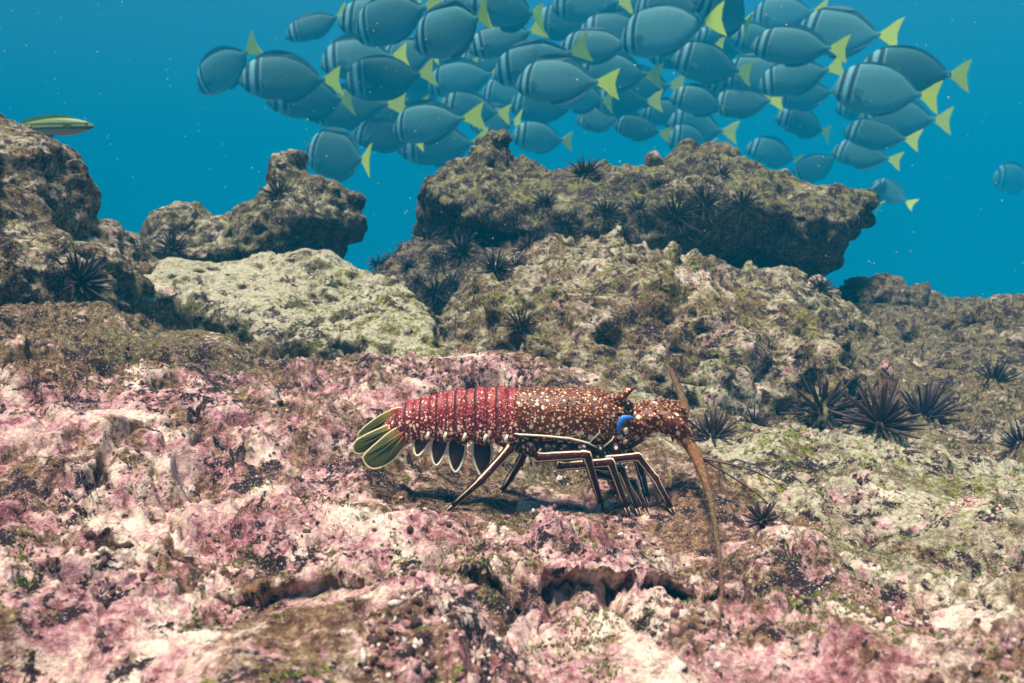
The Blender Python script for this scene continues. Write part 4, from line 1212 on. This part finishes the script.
# the striped wrasse over the left rock
def wrasse():
    n = NT('wrasse_skin'); o = n.obj(); x, y, z = n.sep(o)
    st = n.math('SINE', n.math('MULTIPLY', n.math('ADD', z, n.math('MULTIPLY', n.noise(o, 8, 2), .02)), 105))
    c = n.mix(n.step(st, -.2, .5), (.06, .12, .05), (.30, .36, .20))
    c = n.mix(n.step(z, .03, .09), c, (.10, .20, .05)); c = n.mix(n.step(z, -.02, -.08), c, (.45, .42, .36))
    m = n.done(c, .45, .4)
    xs = [0, .03, .1, .2, .32, .45, .6, .75, .86, .94, 1.0]; h = [.012, .035, .07, .10, .118, .12, .112, .09, .062, .046, .044]; w = [.01, .022, .04, .054, .06, .06, .052, .038, .024, .016, .012]
    V, F = [], []; N = 16
    for X, H, Wd in zip(xs, h, w):
        for k in range(N):
            th = 2 * math.pi * k / N; V.append((-X, Wd * math.cos(th), H * math.sin(th)))
    for i in range(len(xs) - 1):
        for k in range(N): F.append((i * N + k, (i + 1) * N + k, (i + 1) * N + (k + 1) % N, i * N + (k + 1) % N))
    F += [tuple(range(N)), tuple((len(xs) - 1) * N + k for k in range(N))[::-1]]
    p = at(94, 126, 2.95)
    r = thing('wrasse', 'slim green striped fish swimming behind the top of the left rock', 'fish', p)
    link('body', MB().add(V, F).mesh('body', m), r)
    gm = plain('wrasse_fin', (.13, .22, .07), .5, .3, .3, 20)
    def plate(ol, name):
        k = len(ol); V = [(a, .004, b) for a, b in ol] + [(a, -.004, b) for a, b in ol]
        return MB().add(V, [tuple(range(k)), tuple(range(2 * k - 1, k - 1, -1))] + [(j, j + k, (j + 1) % k + k, (j + 1) % k) for j in range(k)]).mesh(name, gm, smooth=False)
    link('dorsal_fin', plate([(-.25, .10), (-.5, .11), (-.75, .085), (-.92, .05), (-.93, .10), (-.75, .14), (-.5, .165), (-.28, .145)], 'dorsal_fin'), r)
    link('anal_fin', plate([(-.52, -.11), (-.75, -.085), (-.92, -.045), (-.92, -.09), (-.75, -.13), (-.55, -.14)], 'anal_fin'), r)
    link('tail_fin', plate([(-.98, .04), (-1.1, .085), (-1.22, .10), (-1.2, 0), (-1.22, -.10), (-1.1, -.085), (-.98, -.04)], 'tail_fin'), r)
    for s in (-1, 1):
        o = link('pectoral_fin', plate([(0, .015), (-.06, .03), (-.12, .01), (-.10, -.03), (-.03, -.025)], 'pectoral_fin'), r, (-.27, s * .058, -.01)); o.rotation_euler = (0, .2, -s * .5)
        link('eye', MB().ball((0, 0, 0), .014, 8, 6).mesh('eye', FEYE), r, (-.085, s * .036, .03))
    r.scale = (.235,) * 3; r.rotation_euler = (0, math.radians(-2), math.radians(6))
wrasse()

# ------------------------------------------------------------------ algae tufts and drifting specks
def turf():
    n = NT('turf_algae'); r = n.attr('around'); t = n.attr('along')
    c = n.ramp(r, [(0, (.07, .055, .015)), (.4, (.14, .15, .022)), (.75, (.22, .32, .035)), (1, (.16, .08, .06))])
    n.done(n.mix(n.math('MULTIPLY', t, .4), c, (.34, .33, .14)), .7, .2)
    m = np.where((_d < 2.3) & (_u > -20) & (_u < 1044) & (_v < 720))[0]
    P = ALLV[m]
    patch = perlin(P * 9 + 3) + .7 * perlin(P * 28 + 60) + 0.35 * sstep(.1, .5, P[:, 0])
    ok = np.where(patch > .42)[0]
    sel = rng.choice(ok, min(len(ok), 15000), replace=False)
    V, F, A, B = [], [], [], []
    lr = random.Random(3)
    for i in sel:
        p, nn = Vector(P[i]), Vector(ALLN[m[i]])
        tone = min(1, max(0, .45 + .9 * float(RND[(i * 7) % 256, 0] - .5)))
        for k in range(3):
            d = (nn * .8 + Vector((lr.uniform(-1, 1), lr.uniform(-1, 1), lr.uniform(0, .8)))).normalized()
            L = lr.uniform(.002, .0052); w = d.orthogonal().normalized() * lr.uniform(.0004, .0009)
            a = len(V)
            q = p + d * L + Vector((lr.uniform(-1, 1), lr.uniform(-1, 1), 0)) * L * .3
            V += [p - w, p + w, q]; F.append((a, a + 1, a + 2)); A += [tone] * 3; B += [0, 0, 1]
    b = MB().add(V, F, A, B)
    tag(b.build('turf_algae', n.m, smooth=False), 'short olive algae turf growing in patches on the rock', 'algae', kind='stuff')
turf()
def rubble():
    n = NT('coral_rubble'); r = n.attr('around')
    c = n.ramp(r, [(0, (.03, .016, .02)), (.3, (.16, .08, .06)), (.55, (.42, .20, .20)), (.8, (.62, .42, .38)), (1, (.80, .72, .62))])
    f = n.noise(n.pos(), 260, 4, .7)
    n.bump(f, .002, .8)
    n.done(n.mix(n.step(f, .5, .62), c, (.10, .06, .05)), .85, .15)
    m = np.where((_d < 2.2) & (_u > -20) & (_u < 1044) & (_v < 720) & (ALLN[:, 2] > .35))[0]
    m = m[perlin(ALLV[m] * 8 + 33) + .6 * perlin(ALLV[m] * 30) > .1]
    sel = rng.choice(m, min(len(m), 2600), replace=False)
    t = (1 + 5 ** .5) / 2
    IV = np.array([(-1, t, 0), (1, t, 0), (-1, -t, 0), (1, -t, 0), (0, -1, t), (0, 1, t), (0, -1, -t), (0, 1, -t), (t, 0, -1), (t, 0, 1), (-t, 0, -1), (-t, 0, 1)]) / 1.9
    IF = [(0, 11, 5), (0, 5, 1), (0, 1, 7), (0, 7, 10), (0, 10, 11), (1, 5, 9), (5, 11, 4), (11, 10, 2), (10, 7, 6), (7, 1, 8), (3, 9, 4), (3, 4, 2), (3, 2, 6), (3, 6, 8), (3, 8, 9), (4, 9, 5), (2, 4, 11), (6, 2, 10), (8, 6, 7), (9, 8, 1)]
    b = MB(); lr = random.Random(8)
    for i in sel:
        R = lr.uniform(.0012, .0036) * (1.7 if lr.random() < .08 else 1)
        M = rotm(lr.uniform(0, 360), lr.uniform(0, 360), lr.uniform(0, 360))
        V = (IV * (1 + rng.uniform(-.3, .3, (12, 1)))) * np.array([1.3, 1, .7]) * R
        b.add(V @ M.T + ALLV[i] + ALLN[i] * R * .2, IF, [lr.random()] * 12)
    tag(b.build('coral_rubble', n.m), 'crumbs of broken coral lying in the hollows of the rock', 'rubble', kind='stuff')
rubble()
def snow():
    n = NT('drifting_speck'); n.done((.75, .75, .70), .8, .1)
    b = MB(); lr = random.Random(11)
    for k in range(650):
        px, py, Y = lr.uniform(-30, 1054), lr.uniform(-10, 330), lr.uniform(1.0, 5.5)
        p = at(px, py, Y); r = lr.uniform(.25, .75) ** 1.5 * Y / FPX * (1.6 if k % 17 == 0 else 1)
        V = [p + np.array(o) * r for o in ((1, 0, 0), (-1, 0, 0), (0, 1, 0), (0, -1, 0), (0, 0, 1), (0, 0, -1))]
        b.add(V, [(0, 2, 4), (2, 1, 4), (1, 3, 4), (3, 0, 4), (2, 0, 5), (1, 2, 5), (3, 1, 5), (0, 3, 5)])
    tag(b.build('drifting_specks', n.m, smooth=False), 'pale specks drifting in the blue water', 'particles', kind='stuff')
snow()
